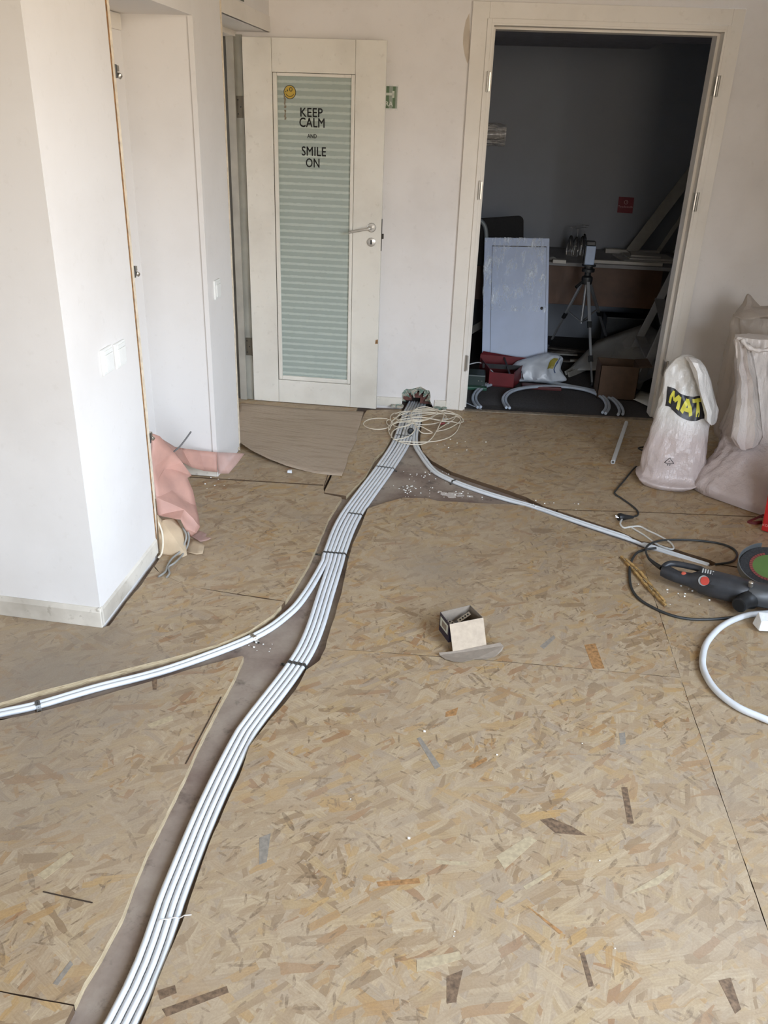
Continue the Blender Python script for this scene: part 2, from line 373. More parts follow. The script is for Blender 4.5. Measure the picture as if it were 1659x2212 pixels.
for k, b in enumerate(boards):
    r = rough(b, .0010)
    mb = MB().prism(r, -TH, -.0004 if k == 7 else 0.0, side=1)
    for i, f_ in enumerate(mb.f):
        if len(f_) == 4 and mb.mi[i] == 1:
            m = sum((Vector(mb.v[j][:2]) for j in f_), Vector((0, 0)))/4
            if any(seg_d(m, B_[j-1], B_[j]) < .022 for q, B_ in enumerate(BS) if q != k for j in range(len(B_))): mb.mi[i] = 2
            elif k in (3, 4) and m.y < wally(m.x)-.05: mb.mi[i] = 2
    mb.build('osb_board', [OSB, OSBE, SEAME], floor)
# chunky strands, splinters and the long cuts left on the board faces
def strand(mb, pts, z=.0004):
    mb.prism(pts, -.001, z)
STR_A = plain('orange_strand', (158, 118, 74), .7, 0, .2, 90)
STR_B = plain('brown_strand', (116, 94, 72), .75, 0, .25, 90)
STR_C = plain('pale_strand', (172, 156, 126), .7, 0, .1, 90)
STR_D = plain('grey_strand', (136, 128, 116), .75, 0, .1, 90)
for m, L_ in ((STR_A, [[(0.4565,2.4977),(0.4963,2.5132),(0.5111,2.3667),(0.472,2.3575)], [(-0.0042,2.0535),(0.0329,2.0821),(0.0274,2.0431),(-0.0043,2.0291)], [(0.0717,1.8265),(0.1206,1.8703),(0.1246,1.8594),(0.0849,1.8192)], [(0.2192,1.3841),(0.2275,1.3791),(0.2975,1.3259),(0.2889,1.3199)], [(-0.1341,1.3989),(-0.0348,1.4246),(-0.0303,1.4105),(-0.127,1.3867)]]),
              (STR_B, [[(0.262,1.6553),(0.2913,1.6663),(0.3433,1.6457),(0.3796,1.6202),(0.2999,1.6156)], [(0.4908,1.8087),(0.5076,1.8131),(0.5054,1.6801),(0.4895,1.6761)], [(0.331,1.2777),(0.3405,1.2836),(0.3532,1.205),(0.3422,1.2013)], [(0.6196,1.2563),(0.647,1.2667),(0.651,1.1971),(0.636,1.185)], [(-0.94,2.0581),(-0.9263,2.0702),(-0.9084,2.0152),(-0.9197,2.0133)], [(-0.5213,1.0284),(-0.4072,1.0948),(-0.3994,1.0817),(-0.5067,1.015)], [(0.0443,1.1812),(0.0778,1.2021),(0.0662,1.1278),(0.0474,1.1221)], [(-0.5447,1.0647),(-0.5134,1.0815),(-0.5038,1.0656),(-0.532,1.0465)]]),
              (STR_C, [[(0.149,1.5181),(0.2288,1.5955),(0.2517,1.5853),(0.1691,1.4815)], [(-0.0222,1.2115),(0.0683,1.2448),(0.075,1.2268),(-0.0197,1.1826)], [(0.0023,1.4844),(0.0814,1.4907),(0.0795,1.4791),(0.0031,1.4731)], [(0.4509,1.4483),(0.5626,1.5353),(0.5763,1.55),(0.579,1.535),(0.5326,1.4897)], [(0.2123,1.4376),(0.281,1.4956),(0.2826,1.4847),(0.2186,1.4293)], [(-0.8751,1.8533),(-0.8177,1.9054),(-0.807,1.8835),(-0.8584,1.8393)], [(-0.9272,1.2996),(-0.884,1.3753),(-0.8667,1.3638),(-0.9039,1.2898)]]),
              (STR_D, [[(-0.0826,1.9191),(-0.0723,1.9269),(-0.0058,1.8142),(-0.0204,1.7988)], [(0.3009,2.4626),(0.3536,2.5415),(0.359,2.5247),(0.3145,2.4479)], [(0.5149,2.0381),(0.5335,2.0453),(0.5292,1.995),(0.5117,1.9841)], [(-0.4411,1.4869),(-0.4163,1.5058),(-0.4045,1.417),(-0.4201,1.4063)], [(-0.762,1.0485),(-0.7503,1.1029),(-0.7407,1.0957),(-0.7503,1.0471)]])):
    mb = MB()
    for p in L_: strand(mb, p)
    mb.build('wood_strand', m, floor)['kind'] = 'stuff'
mb = MB()
for p, q in [[(-0.8903,1.2571,0.001),(-0.7659,1.2453,0.001)],[(-0.7087,1.711,0.001),(-0.6994,2.0132,0.001)],[(-0.6913,3.6886,0.0005),(-0.7031,3.932,0.0005)]]:
    mb.bar(p, q, .003, .001)
mb.build('dark_cut', plain('dark_kerf', (60, 46, 32), .9), floor)

# threshold between the rooms and the far room's dark carpet
struct(MB().box(-.004, 1.205, -.034, .003, -.02, .005, wf).build('trim_1', plain('dusty_threshold', (132, 120, 104), .85, 0, .2, 30, .3), bevel=.002))
struct(MB().box(-.006, 1.205, .003, .14, -.14, -.003, wf).box(-2.2, 3.0, .14, 2.9, -.14, -.003, wf).build('floor', plain('dark_carpet', (58, 56, 56), .95, 0, .2, 120, .5, 300), recenter=False))

# left side: pillar, niche, post, doorway
struct(MB().prism([(-1.2235, 2.329), (-1.2315, 2.872), (-3.2, 2.872), (-3.2, 2.42)], -TH, 2.75).build('wall_left', WALL))
t1 = struct(MB().box(-1.31, -1.234, 2.872, 2.890, -TH, 2.75).build('trim_2', RAWBRN))
r_ = MB()
zz = -.01
while zz < 2.7:
    h = random.uniform(.08, .3); r_.box(-1.30, -1.2315+random.uniform(-.002, .001), 2.890, 2.904+random.uniform(-.001, .003), zz, min(zz+h, 2.75)); zz += h
r_.build('board_edge', CREAME, t1)
NX = -1.535
struct(MB().box(NX-.2, NX, 2.80, 4.10, -TH, 2.75).build('wall_niche_back', WALL))
struct(MB().box(NX, -1.232, 3.705, 4.085, -TH, 2.75).build('wall_post', WALL))
struct(MB().box(NX, -1.232, 2.906, 3.705, 1.99, 2.75).build('wall_niche_header', WALL))
struct(MB().box(NX, NX+.012, 2.90, 3.69, 1.93, 1.985).build('trim_3', TRIMP))
struct(MB().box(-1.25, -1.2285, 3.699, 3.716, .05, 1.985).box(-1.25, -1.2305, 3.722, 3.732, .05, 1.985).build('trim_4', WALL))
t5 = struct(MB().box(-1.40, -1.236, 4.085, 4.098, 0, 2.10).build('trim_5', RAWBRN))
MB().box(-1.40, -1.232, 4.098, 4.112, 0.03, 2.10).build('board_edge', CREAME, t5)
struct(MB().prism([(-1.2285, .004), (-1.214, .004), (-1.214, .06), (-1.222, .075), (-1.2285, .075)], 2.318, 2.876, lambda a, b, c: (a-.0045-.0147*(c-2.329), c, b)).build('baseboard_pillar', SKIRT, bevel=.002))
struct(MB().prism([(2.316, .0), (2.34, 0), (2.34, .075), (2.324, .075), (2.316, .06)], -3.2, -1.2185, lambda a, b, c: (c, a-(c+1.2235)*.046, b)).build('baseboard_left', SKIRT, bevel=.002))
struct(MB().box(NX, -1.236, 3.690, 3.705, 0.004, .055).build('baseboard_niche', SKIRT, bevel=.002))
# doorway in the left wall: wall above, casing head, frame
struct(MB().box(-1.42, -1.240, 4.112, 5.0, 2.045, 2.75).build('wall_doorway', WALL))
struct(MB().box(-1.25, -1.232, 4.112, 4.99, 2.045, 2.118).build('trim_6', TRIMP, bevel=.002))
fr = struct(MB().box(-1.66, -1.42, 4.086, 5.0, 2.02, 2.06).build('trim_7', TRIMP))
MB().box(-1.66, -1.478, 4.978, 5.02, 0, 2.03).build('door_jamb', plain('shadowed_jamb', (84, 82, 76), .5, 0, .1, 6), fr)  # shaded step of the frame, its shade put into the colour
MB().box(-1.470, -1.428, 4.952, 5.0, 0, 2.03).build('door_jamb', plain('light_jamb', (160, 156, 146), .5, 0, .1, 6), fr, bevel=.002)  # lit step of the frame, its brightness put into the colour
MB().box(-1.428, -1.388, 4.972, 5.02, 0, 2.03).build('door_jamb', GREYJ, fr)  # half-shaded step, toned by colour between the other two
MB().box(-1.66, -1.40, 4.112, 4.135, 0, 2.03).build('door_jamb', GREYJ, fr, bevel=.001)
struct(MB().box(-3.3, -3.2, 2.9, 5.3, 0, 2.75).build('wall_corridor', WALL))

# far wall: plasterboard face with the broken hole, opening to the dark room
HO = [(-0.393,-0.0276),(-0.3897,0.034),(-0.3947,0.0824),(-0.381,0.1043),(-0.3668,0.1141),(-0.3521,0.1119),(-0.3318,0.116),(-0.3117,0.1231),(-0.2888,0.1303),(-0.2773,0.1339),(-0.2652,0.1255),(-0.2532,0.1201),(-0.2382,0.1119),(-0.2237,0.1127),(-0.2168,0.0949),(-0.2125,0.0709),(-0.2139,0.0434),(-0.2008,0.0197),(-0.1844,-0.0101)]
HO[0] = (HO[0][0], -TH); HO[-1] = (HO[-1][0], -TH)
poly = [(-2.6, -TH)]+HO+[(0, -TH), (0, 2.75), (-2.6, 2.75)]
struct(MB().prism(poly, 0, .013, wfz).prism([(-2.6, -TH), (-.47, -TH), (-.43, .12), (-.30, .17), (-.17, .12), (-.12, -TH), (0, -TH), (0, 2.75), (-2.6, 2.75)], .013, .14, wfz).build('wall_far', WALL_FAR))
struct(MB().box(0, 1.215, 0, .14, 2.125, 2.75, wf).build('wall_far_above', WALL_FAR))
struct(MB().box(1.215, 2.5, 0, .14, -TH, 2.75, wf).build('wall_far_right', WALL_FAR))
wfar_ = bpy.data.objects['wall_far']
MB().prism([(-0.1276,2.1624),(-0.1443,2.1263),(-0.1522,2.0689),(-0.151,2.0198),(-0.1372,1.9662),(-0.1195,1.9274),(-0.1077,1.967)], -.0012, 0, wfz).build('plaster_patch', plain('bare_plaster_patch', (196, 184, 168), .8), wfar_)
hole = thing('wall_hole', 'rough hole broken through the far wall at floor, with torn green plasterboard', 'hole', wf(-.29, .01, -TH))
ho = HO[1:-1]; cxh = -.295
def inner(u, z, k):
    f = .74+.16*sin(k*2.3)+.05*sin(k*5.1)
    return (cxh+(u-cxh)*f*1.05, max(z*f*.80, 0.0))
mb = MB(); rim = []
n = len(ho)
dense = []
for i in range(n-1):
    for k in range(4):
        t = k/4; dense.append((ho[i][0]*(1-t)+ho[i+1][0]*t, ho[i][1]*(1-t)+ho[i+1][1]*t))
dense.append(ho[-1])
vs = []; R3 = 5
for i, (u, z) in enumerate(dense):
    iu, iz = inner(u, z, i*.23)
    for j in range(R3):
        t = j/(R3-1); jt = 0 if j == 0 else .004
        vs.append(wf(u+(iu-u)*t+random.uniform(-jt, jt), -.001+.035*t+random.uniform(-jt, jt)*1.5, z+(iz-z)*t+random.uniform(-jt, jt)))
m_ = len(dense)
mb.add(vs, [(i*R3+j, (i+1)*R3+j, (i+1)*R3+j+1, i*R3+j+1) for i in range(m_-1) for j in range(R3-1)])
def plaster():
    t = NT('torn_plasterboard'); v = t.coord()
    c = t.ramp(t.noise(v, 38, 4, .65), [(.36, (112, 146, 132)), (.47, (146, 158, 146)), (.56, (196, 186, 172)), (.7, (150, 136, 112))])
    t.set(Base_Color=c, Roughness=.9); t.bump(t.noise(v, 160, 4), .8, .004); return t.m
PLAS = plaster()
mb.build('torn_rim', PLAS, hole)
BRK = plain('old_brick', (104, 66, 58), .9, 0, .25, 40, .6, 120)
def chunk(mb, c, s, k=0, seed=0):
    random.seed(seed); vs = []
    base = [(-1, -1, -1), (1, -1, -1), (1, 1, -1), (-1, 1, -1), (-1, -1, 1), (1, -1, 1), (1, 1, 1), (-1, 1, 1)]
    for p in base: vs.append(tuple(c[i]+p[i]*s[i]*random.uniform(.65, 1.1) for i in range(3)))
    mb.add(vs, [(3, 2, 1, 0), (4, 5, 6, 7), (0, 1, 5, 4), (1, 2, 6, 5), (2, 3, 7, 6), (3, 0, 4, 7)])
for sd, (u, z, su, sz) in enumerate(((-.37, .045, .045, .026), (-.30, .062, .03, .022), (-.24, .04, .04, .03), (-.33, .085, .03, .014))):
    mb = MB(); chunk(mb, wf(u, .075, z), (su, .03, sz), 0, sd+3); mb.build('brick', BRK, hole)
MB().box(-.5, -.1, .135, .139, -TH, .2, wf).build('cavity_back', plain('dark_cavity', (40, 34, 30), .95), hole)
random.seed(11)
mb = MB()
for k in range(60):
    sd = -1 if k % 2 else 1; u = -.285+sd*(random.uniform(.10, .17)); s = random.uniform(.003, .011)
    chunk(mb, wf(u, random.uniform(-.05, -.008), .003+s*.5), (s, s, s*.7), 0, 100+k)
tag(mb.build('plaster_rubble', PLAS), 'small crumbs of broken plaster either side of the wall hole', 'rubble', kind='stuff')
struct(MB().box(-.62, -.395, -.012, 0, 0, .056, wf).build('baseboard_far', SKIRT, bevel=.002))
struct(MB().box(-.185, -.108, -.012, 0, 0, .052, wf).build('baseboard_far', SKIRT, bevel=.002))
struct(MB().box(1.285, 2.2, -.012, 0, 0, .056, wf).build('baseboard_far_right', SKIRT, bevel=.002))
# opening: stepped white casing, lining, hinges left on the frame
of = struct(MB().box(-.112, -.022, -.018, 0, -.004, 2.215, wf).box(-.03, -.006, -.026, -.001, -.004, 2.14, wf).box(1.222, 1.283, -.018, 0, 0, 2.215, wf).box(1.204, 1.228, -.026, -.001, 0, 2.14, wf)
            .box(-.022, 1.222, -.018, 0, 2.128, 2.215, wf).box(-.006, 1.204, -.026, -.001, 2.118, 2.14, wf).build('door_frame_2', TRIMP, bevel=.002))
of.name = 'trim_8'
MB().box(-.006, .006, -.024, .14, 0, 2.12, wf).box(.006, .018, .045, .14, 0, 2.108, wf).build('door_lining', TRIMP, of, bevel=.001)
MB().box(1.193, 1.205, -.024, .14, 0, 2.12, wf).box(1.178, 1.193, .045, .14, 0, 2.108, wf).build('door_lining', TRIMP, of, bevel=.001)
MB().box(.006, 1.193, -.024, .14, 2.109, 2.12, wf).box(.018, 1.18, .045, .14, 2.097, 2.109, wf).build('door_lining', TRIMP, of, bevel=.001)
for u, z in ((.004, 1.845), (.004, 1.30), (.004, .305), (1.195, 1.86), (1.195, 1.285), (1.195, .33)):
    sgn = 1 if u < .5 else -1
    mb = MB().tube([wf(u-sgn*.012, -.031, z-.05), wf(u-sgn*.012, -.031, z+.05)], .006, 8).box(u-.003, u+.003, -.03, .03, z-.045, z+.045, wf)
    mb.build('hinge', STEEL, of, 40)
# dark room shell
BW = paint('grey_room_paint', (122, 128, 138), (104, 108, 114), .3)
struct(MB().box(-2.2, 3.0, 7.30, 7.42, -.02, 2.75).build('wall_dark_room', BW))
struct(MB().box(-.8, -.7, 5.25, 7.3, -.02, 2.75).build('wall_dark_room_left', BW))
struct(MB().box(2.4, 2.5, 5.3, 7.3, -.02, 2.75).build('wall_dark_room_right', BW))
hc = [(1.1028,7.28,2.2062),(1.5582,7.28,2.2171)]
hx = hc[0][0]
struct(MB().box(-.8, hx, 5.2, 7.3, 2.19, 2.4).box(hx, 2.5, 5.2, 6.75, 2.19, 2.4).box(hx, 2.5, 6.75, 7.3, 2.38, 2.4).build('ceiling_dark_room', plain('dark_room_ceiling', (150, 150, 158), .8)))
# rest of the bright room, out of frame
struct(MB().box(-3.3, 2.3, -3.6, 5.1, 2.7, 2.8).build('ceiling', REAR))
bw = ADDED_WIN
struct(MB().box(-3.3, bw[0], -3.75, -3.6, -.02, 2.75).box(bw[1], 2.3, -3.75, -3.6, -.02, 2.75).box(bw[0], bw[1], -3.75, -3.6, -.02, bw[2]).box(bw[0], bw[1], -3.75, -3.6, bw[3], 2.75).build('wall_back', REAR))
mb = MB()
for x in (bw[0], bw[1]-.05): mb.box(x, x+.05, -3.70, -3.65, bw[2], bw[3])
for z in (bw[2], bw[3]-.05): mb.box(bw[0], bw[1], -3.70, -3.65, z, z+.05)
struct(mb.build('window_3', TRIMP))  # frame of the unseen rear window added for light
struct(MB().box(-3.3, -3.2, -3.7, 2.45, -.02, 2.75).build('wall_left_rear', REAR))
wr = MB(); ys = [-3.7]+[y for w in WINS for y in w[2:4]]+[5.18]
for i in range(0, len(ys), 2): wr.box(RW, RW+.2, ys[i], ys[i+1], -.02, 2.75)
for w in WINS: wr.box(RW, RW+.2, w[2], w[3], -.02, w[4]); wr.box(RW, RW+.2, w[2], w[3], w[5], 2.75)
struct(wr.build('wall_right', REAR))
for k, w in enumerate(WINS):
    mb = MB()
    for y in (w[2], w[3]-.05): mb.box(RW+.08, RW+.13, y, y+.05, w[4], w[5])
    for z in (w[4], w[5]-.05): mb.box(RW+.08, RW+.13, w[2], w[3], z, z+.05)
    struct(mb.build('window_%d' % (k+1), TRIMP))

# ================================================================== THE GLAZED DOOR
YD = 4.942
def dm(u, d, v): return (-1.379+u, YD+d-.014*(u-.4), v)       # u from the hinge side, d into the leaf
door = struct(thing('door_1', '', ''))
for k_ in ('label', 'category'):
    if k_ in door: del door[k_]
door.location = dm(0, .02, 0)
PL = .782
def gap(mb, a, b, d=.0): return mb
MB().box(0, .160, 0, .038, .004, 2.018, dm).build('left_stile', DOORP, door, bevel=.0015)
MB().box(.618, PL, 0, .038, .004, 2.018, dm).build('right_stile', DOORP, door, bevel=.0015)
MB().box(.1615, .6165, 0.0008, .038, 1.856, 2.018, dm).build('top_rail', DOORP, door, bevel=.0012)
MB().box(.1615, .6165, 0.0008, .038, .004, .148, dm).build('bottom_rail', DOORP, door, bevel=.0012)
for nm, a in (('glazing_bead', (.163, .186, .150, 1.854)), ('glazing_bead', (.596, .6155, .150, 1.854)), ('glazing_bead', (.186, .596, 1.838, 1.854)), ('glazing_bead', (.186, .596, .150, .176))):
    MB().box(a[0], a[1], .003, .034, a[2], a[3], dm).build(nm, DOORP, door, bevel=.004)
MB().box(.158, .166, .004, .03, .15, 1.5, dm).build('shadow_gap', plain('dark_gap', (70, 62, 48), .9), door)
def glassmat():
    t = NT('banded_frosted_glass'); v = t.coord(); sp = t.new('SeparateXYZ'); t.put(sp.inputs[0], v)
    w = t.math('SINE', t.math('MULTIPLY', sp.outputs[2], 2*pi/.0368))
    band = t.rng(t.math('ADD', w, t.rng(t.noise(v, 40, 3), .3, .7, -.25, .25)), .25, .8)
    c = t.mix(band, L((164, 174, 166)), L((186, 195, 186)))
    t.set(Base_Color=c, Roughness=t.rng(band, 0, 1, .22, .55), Transmission_Weight=.12, IOR=1.3); return t.m
gl = MB().box(.184, .598, .016, .022, .172, 1.842, dm).build('glass_pane', glassmat(), door)
INK = plain('black_vinyl', (30, 30, 30), .5)
mb = MB()
for s, u, v, wd_, h in [('KEEP',0.3753,1.6651,0.1238,0.047),('CALM',0.3776,1.6146,0.14,0.049),('AND',0.3775,1.5472,0.0522,0.022),('SMILE',0.3875,1.4698,0.1365,0.049),('ON',0.3808,1.41,0.0766,0.049)]:
    for sx_, sz_ in ((-.0009, 0), (.0009, 0), (0, .0009), (0, -.0009)) if s != 'AND' else ((-.0006, 0), (.0006, 0), (0, .0006), (0, -.0006)):
        text_mesh(s, h*1.36, mb, lambda a, b, c, u=u+sx_, v=v+sz_: dm(u+a, .0152-c, v+b), 1.05, 0.0, .0, wd_)
mb.build('lettering', INK, gl)
su, sv = [0.2553,1.7613]
mb = MB()
def disc(mb, u, v, a, b, d, n=28): mb.prism([(u+a*cos(2*pi*k/n), v+b*sin(2*pi*k/n)) for k in range(n)], 0, .0004, lambda x, y, z: dm(x, d-z, y))
disc(mb, su, sv, .0345, .0345, .0156); mb.build('sticker_edge', INK, gl)
mb = MB(); disc(mb, su, sv, .031, .031, .0150); st = mb.build('smile_sticker', plain('yellow_sticker', (186, 156, 60), .5), gl)
mb = MB()
pts = [(su+.023*cos(a), sv-.001+.020*sin(a)) for a in [radians(200+14*k) for k in range(11)]]
mb.tube([dm(a, .0144, b) for a, b in pts], .0014, 6)
disc(mb, su-.013, sv+.008, .0028, .005, .0145, 12); disc(mb, su-.022, sv+.002, .0025, .0035, .0145, 10); mb.build('sticker_smile', INK, gl)
mb = MB(); mb.tube([dm(su+.006+.007*cos(a), .0144, sv+.014+.0095*sin(a)) for a in [2*pi*k/14 for k in range(14)]], .0018, 6, True); mb.build('sticker_eye', INK, gl)
mb = MB()
random.seed(4)
for k in range(9):
    v0 = 1.745-k*.0125-(.008 if k > 4 else 0); mb.prism([(.222+random.uniform(-.003, .003), v0), (.232+random.uniform(-.003, .004), v0), (.231+random.uniform(-.004, .004), v0-.0125), (.223+random.uniform(-.003, .003), v0-.0125)], 0, .0005, lambda x, y, z: dm(x, .0155-z, y))
mb.build('tape_residue', plain('brown_tape_residue', (126, 116, 98), .8), gl)
hu, hv = .7265, 1.083
mb = MB().lathe([(.0255, 0), (.0255, .006), (.022, .009), (.011, .009), (.011, .03), (.0105, .045)], dm(hu, 0, hv), (0, -1, 0), 24)
hd = mb.build('door_handle', HANDLE, door, 40)
MB().tube(spline([dm(hu, -.045, hv-.001), dm(hu-.012, -.052, hv-.003), dm(hu-.045, -.054, hv-.009), dm(hu-.09, -.053, hv-.019), dm(hu-.122, -.050, hv-.027)], 5), [.0095]*6+[.009]*5+[.0105]*5+[.0095]*5, 12, flat=.8).build('lever', HANDLE, hd, 40)
es = MB().lathe([(.0245, 0), (.0245, .006), (.021, .008), (.0, .008)], dm(hu, 0, 1.003), (0, -1, 0), 24).build('keyhole_plate', HANDLE, door, 40)
MB().box(hu-.0045, hu+.0045, -.0088, -.007, .991, 1.015, dm).build('keyhole', INK, es, bevel=.0006)
MB().box(PL, PL+.0022, .006, .03, .955, 1.13, dm).build('lock_plate', DARK, door)
MB().box(PL, PL+.013, .010, .026, 1.022, 1.050, dm).build('latch_bolt', DARK, door, bevel=.002)
MB().prism([(.768, .438), (.782, .442), (.782, .415), (.765, .413)], 0, .0006, lambda a, b, c: dm(a, -c, b)).build('chipped_paint', RAWBRN, door)
for zz in (1.68, .34):
    mb = MB().box(-.055, -.003, .02, .024, zz-.055, zz+.055, dm).tube([dm(-.004, .015, zz-.055), dm(-.004, .015, zz+.055)], .007, 8)
    h_ = mb.build('hinge', plain('dull_hinge', (104, 98, 86), .5, .7), door, 40)
    s_ = MB()
    for du, dz in ((-.04, .035), (-.025, 0), (-.04, -.035)): s_.lathe([(.004, 0), (.003, .002)], dm(du, .0195, zz+dz), (0, -1, 0), 8)
    s_.build('screw', INK, h_)

# ================================================================== CONDUIT PIPES
PR = .0083; PZ = -TH+PR+.0006; SP = .0172
CEN4 = [(-0.5941,0.9958,-0.0115),(-0.5984,1.3219,-0.0115),(-0.6001,1.5756,-0.0115),(-0.5882,1.8273,-0.0115),(-0.5716,1.9402,-0.0115),(-0.5101,2.2296,-0.0115),(-0.4926,2.4224,-0.0115),(-0.4982,2.7016,-0.0115),(-0.5028,2.9437,-0.0115),(-0.5057,3.05,-0.0115),(-0.4943,3.4123,-0.0115),(-0.4108,4.0022,-0.0115),(-0.3649,4.3989,-0.0115),(-0.3591,4.7062,-0.0115),(-0.3564,4.9286,-0.0115),(-0.355,5.0804,-0.0115)]
CENL = [(-1.3304,1.8449,-0.0115),(-1.2394,1.8996,-0.0115),(-1.1061,2.0049,-0.0115),(-0.9098,2.1442,-0.0115),(-0.6943,2.3642,-0.0115),(-0.6076,2.5318,-0.0115),(-0.573,2.6883,-0.0115),(-0.5512,2.9349,-0.0115),(-0.5554,3.0408,-0.0115),(-0.5487,3.4019,-0.0115),(-0.4656,3.991,-0.0115),(-0.4216,4.3869,-0.0115),(-0.4137,4.6943,-0.0115),(-0.4104,4.9165,-0.0115),(-0.4045,5.0692,-0.0115)]
CENR = [(1.0394,3.2052,-0.0115),(0.9548,3.256,-0.0115),(0.8055,3.3498,-0.0115),(0.7543,3.3945,-0.0115),(0.5555,3.5185,-0.0115),(0.3422,3.657,-0.0115),(0.2048,3.7282,-0.0115),(0.0523,3.8178,-0.0115),(-0.0794,3.9174,-0.0115),(-0.1747,4.0308,-0.0115),(-0.2583,4.2518,-0.0115),(-0.2983,4.3902,-0.0115),(-0.3148,4.5503,-0.0115),(-0.3153,4.7158,-0.0115),(-0.3144,4.9103,-0.0115),(-0.3162,5.0794,-0.0115)]
def path(c, ext0=None):
    p = [Vector((x, y, PZ)) for x, y, z in c]
    d = Vector((0, 1, 0)); p.append(p[-1]+Vector((.006, .10, 0)))
    if ext0: p = [Vector((x, y, PZ)) for x, y in ext0]+p
    return spline(p, 6)
P4 = path(CEN4, [(-.86, -3.4), (-.77, -.4), (-.70, .4)]); PLf = path(CENL, [(2.2*(CENL[0][0]-CENL[1][0])*k+CENL[0][0], 2.2*(CENL[0][1]-CENL[1][1])*k+CENL[0][1]) for k in (5, 2.5, 1)]); PRt = path(CENR)
def offs(pts, o):
    out = []
    for i, p in enumerate(pts):
        d = pts[min(i+1, len(pts)-1)]-pts[max(i-1, 0)]; d.z = 0; d.normalize()
        out.append(p+Vector((d.y, -d.x, 0))*o)
    return out
def perp_at(pts, c):
    i = min(range(len(pts)), key=lambda k: (pts[k]-Vector((c[0], c[1], PZ))).length)
    d = pts[min(i+1, len(pts)-1)]-pts[max(i-1, 0)]; d.z = 0; d.normalize(); return pts[i], Vector((d.y, -d.x, 0)), d
nm4 = ['leftmost of the four reaching the front', 'second from left of the four reaching the front', 'third from left of the four reaching the front', 'rightmost of the four reaching the front']
for i in range(4):
    tag(MB().tube(offs(P4, (i-1.5)*SP), PR, 10).build('conduit_pipe', PIPEM, None, 60), 'white conduit in the floor channel, '+nm4[i], 'pipe', 'long white conduits')
for i in range(2):
    tag(MB().tube(offs(PLf, (i-.5)*SP), PR, 10).build('conduit_pipe', PIPEM, None, 60), 'white conduit bending off to the left edge, '+('upper' if i == 0 else 'lower')+' of the pair', 'pipe', 'left branch conduits')
for i in range(2):
    tag(MB().tube(offs(PRt, (i-.5)*SP), PR, 10).build('conduit_pipe', PIPEM, None, 60), 'white conduit curving right towards the grinder, '+('lower' if i == 0 else 'upper')+' of the pair', 'pipe', 'right branch conduits')
def strap(c, pts, n, o0, label, w=.011, tail=.02, mat=None, skew=0.0, screws=True):
    """perforated strap over n pipes; o0 = offset of the first pipe from the path"""
    p, s, d = perp_at(pts, c); sd = d
    t = thing('strap_clamp', label, 'clamp', (p.x, p.y, -TH)); prof = []
    a = o0-SP/2-.001; b = o0+(n-1)*SP+SP/2+.001
    prof += [(a-tail, -TH+.001), (a-.006, -TH+.0012), (a-.001, -TH+.006)]
    for i in range(n):
        c_ = o0+i*SP
        for k in (-.6, -.25, .25, .6): prof.append((c_+k*PR, PZ+sqrt(max(0, 1-k*k))*PR+.0006))
    prof += [(b+.001, -TH+.006), (b+.006, -TH+.0012), (b+tail, -TH+.001)]
    P = [Vector((p.x, p.y, 0))+s*u+d*(skew*u)+Vector((0, 0, z)) for u, z in prof]
    MB().ribbon(P, d, w, .0012).build('strap', mat or GALV, t)
    hb = MB()
    for i in range(2, len(P)-3, 2):
        q = (P[i]+P[i+1])/2; hb.lathe([(.0022, .0011), (.0022, .0016)], q, (0, 0, 1), 8)
    hb.build('strap_hole', INK, t)['kind'] = 'stuff'
    if screws:
        for e in (P[0], P[-1]):
            q = e.lerp(Vector((p.x, p.y, e.z)), .1); MB().lathe([(.0042, 0.001), (.0042, .003), (.002, .0042)], q, (0, 0, 1), 10).build('screw', DARK, t)
    return t
strap((-0.5065,2.214,0.0), P4, 4, -1.5*SP, 'grey metal strap over the four conduits where the wedge of board begins', .014)
strap((-0.5014,3.0246,0.0), P4, 6, -3.5*SP, 'dark metal strap crossing all six conduits just above where they fork left', .012, .03)
strap((-0.4916,3.3933,0.0), P4, 4, -1.5*SP, 'metal strap across four conduits beside the bare triangle of subfloor', .010, .008, screws=False)
strap((-0.408,3.9741,0.0), P4, 6, -3.5*SP, 'metal strap across six conduits level with the paper sheet corner', .010, .015)
strap((-0.3574,4.5088,0.0), P4, 6, -3.5*SP, 'thin metal strap under the front of the coiled cream cable', .008, .008, screws=False)
strap((-0.6895,2.3477,0.0), PLf, 2, -.5*SP, 'shiny perforated strap on the left pair near the fork', .014, .018, STEEL)
strap((-1.226,1.8915,0.0), PLf, 2, -.5*SP, 'perforated strap on the left pair near the left picture edge', .014, .012, GALV)
strap((-0.0716,3.8853,0.0), PRt, 2, -.5*SP, 'small strap on the pair curving right, by white crumbs', .011, .012, GALV)
p_, s_, d_ = perp_at(P4, (-0.5751,1.2473,0.0))
tag(MB().tube(spline([p_+s_*u+d_*(u*.25)+Vector((0, 0, z)) for u, z in ((-.008, .009), (.0, .0102), (.009, .0088), (.017, .0104), (.026, .0104), (.034, .007), (.044, .013), (.05, .0125), (.06, .0118))], 4), .0014, 6).build('string_tie', plain('white_string', (214, 206, 196), .8), None, 60), 'thin white string tied across the four conduits near the front', 'string')

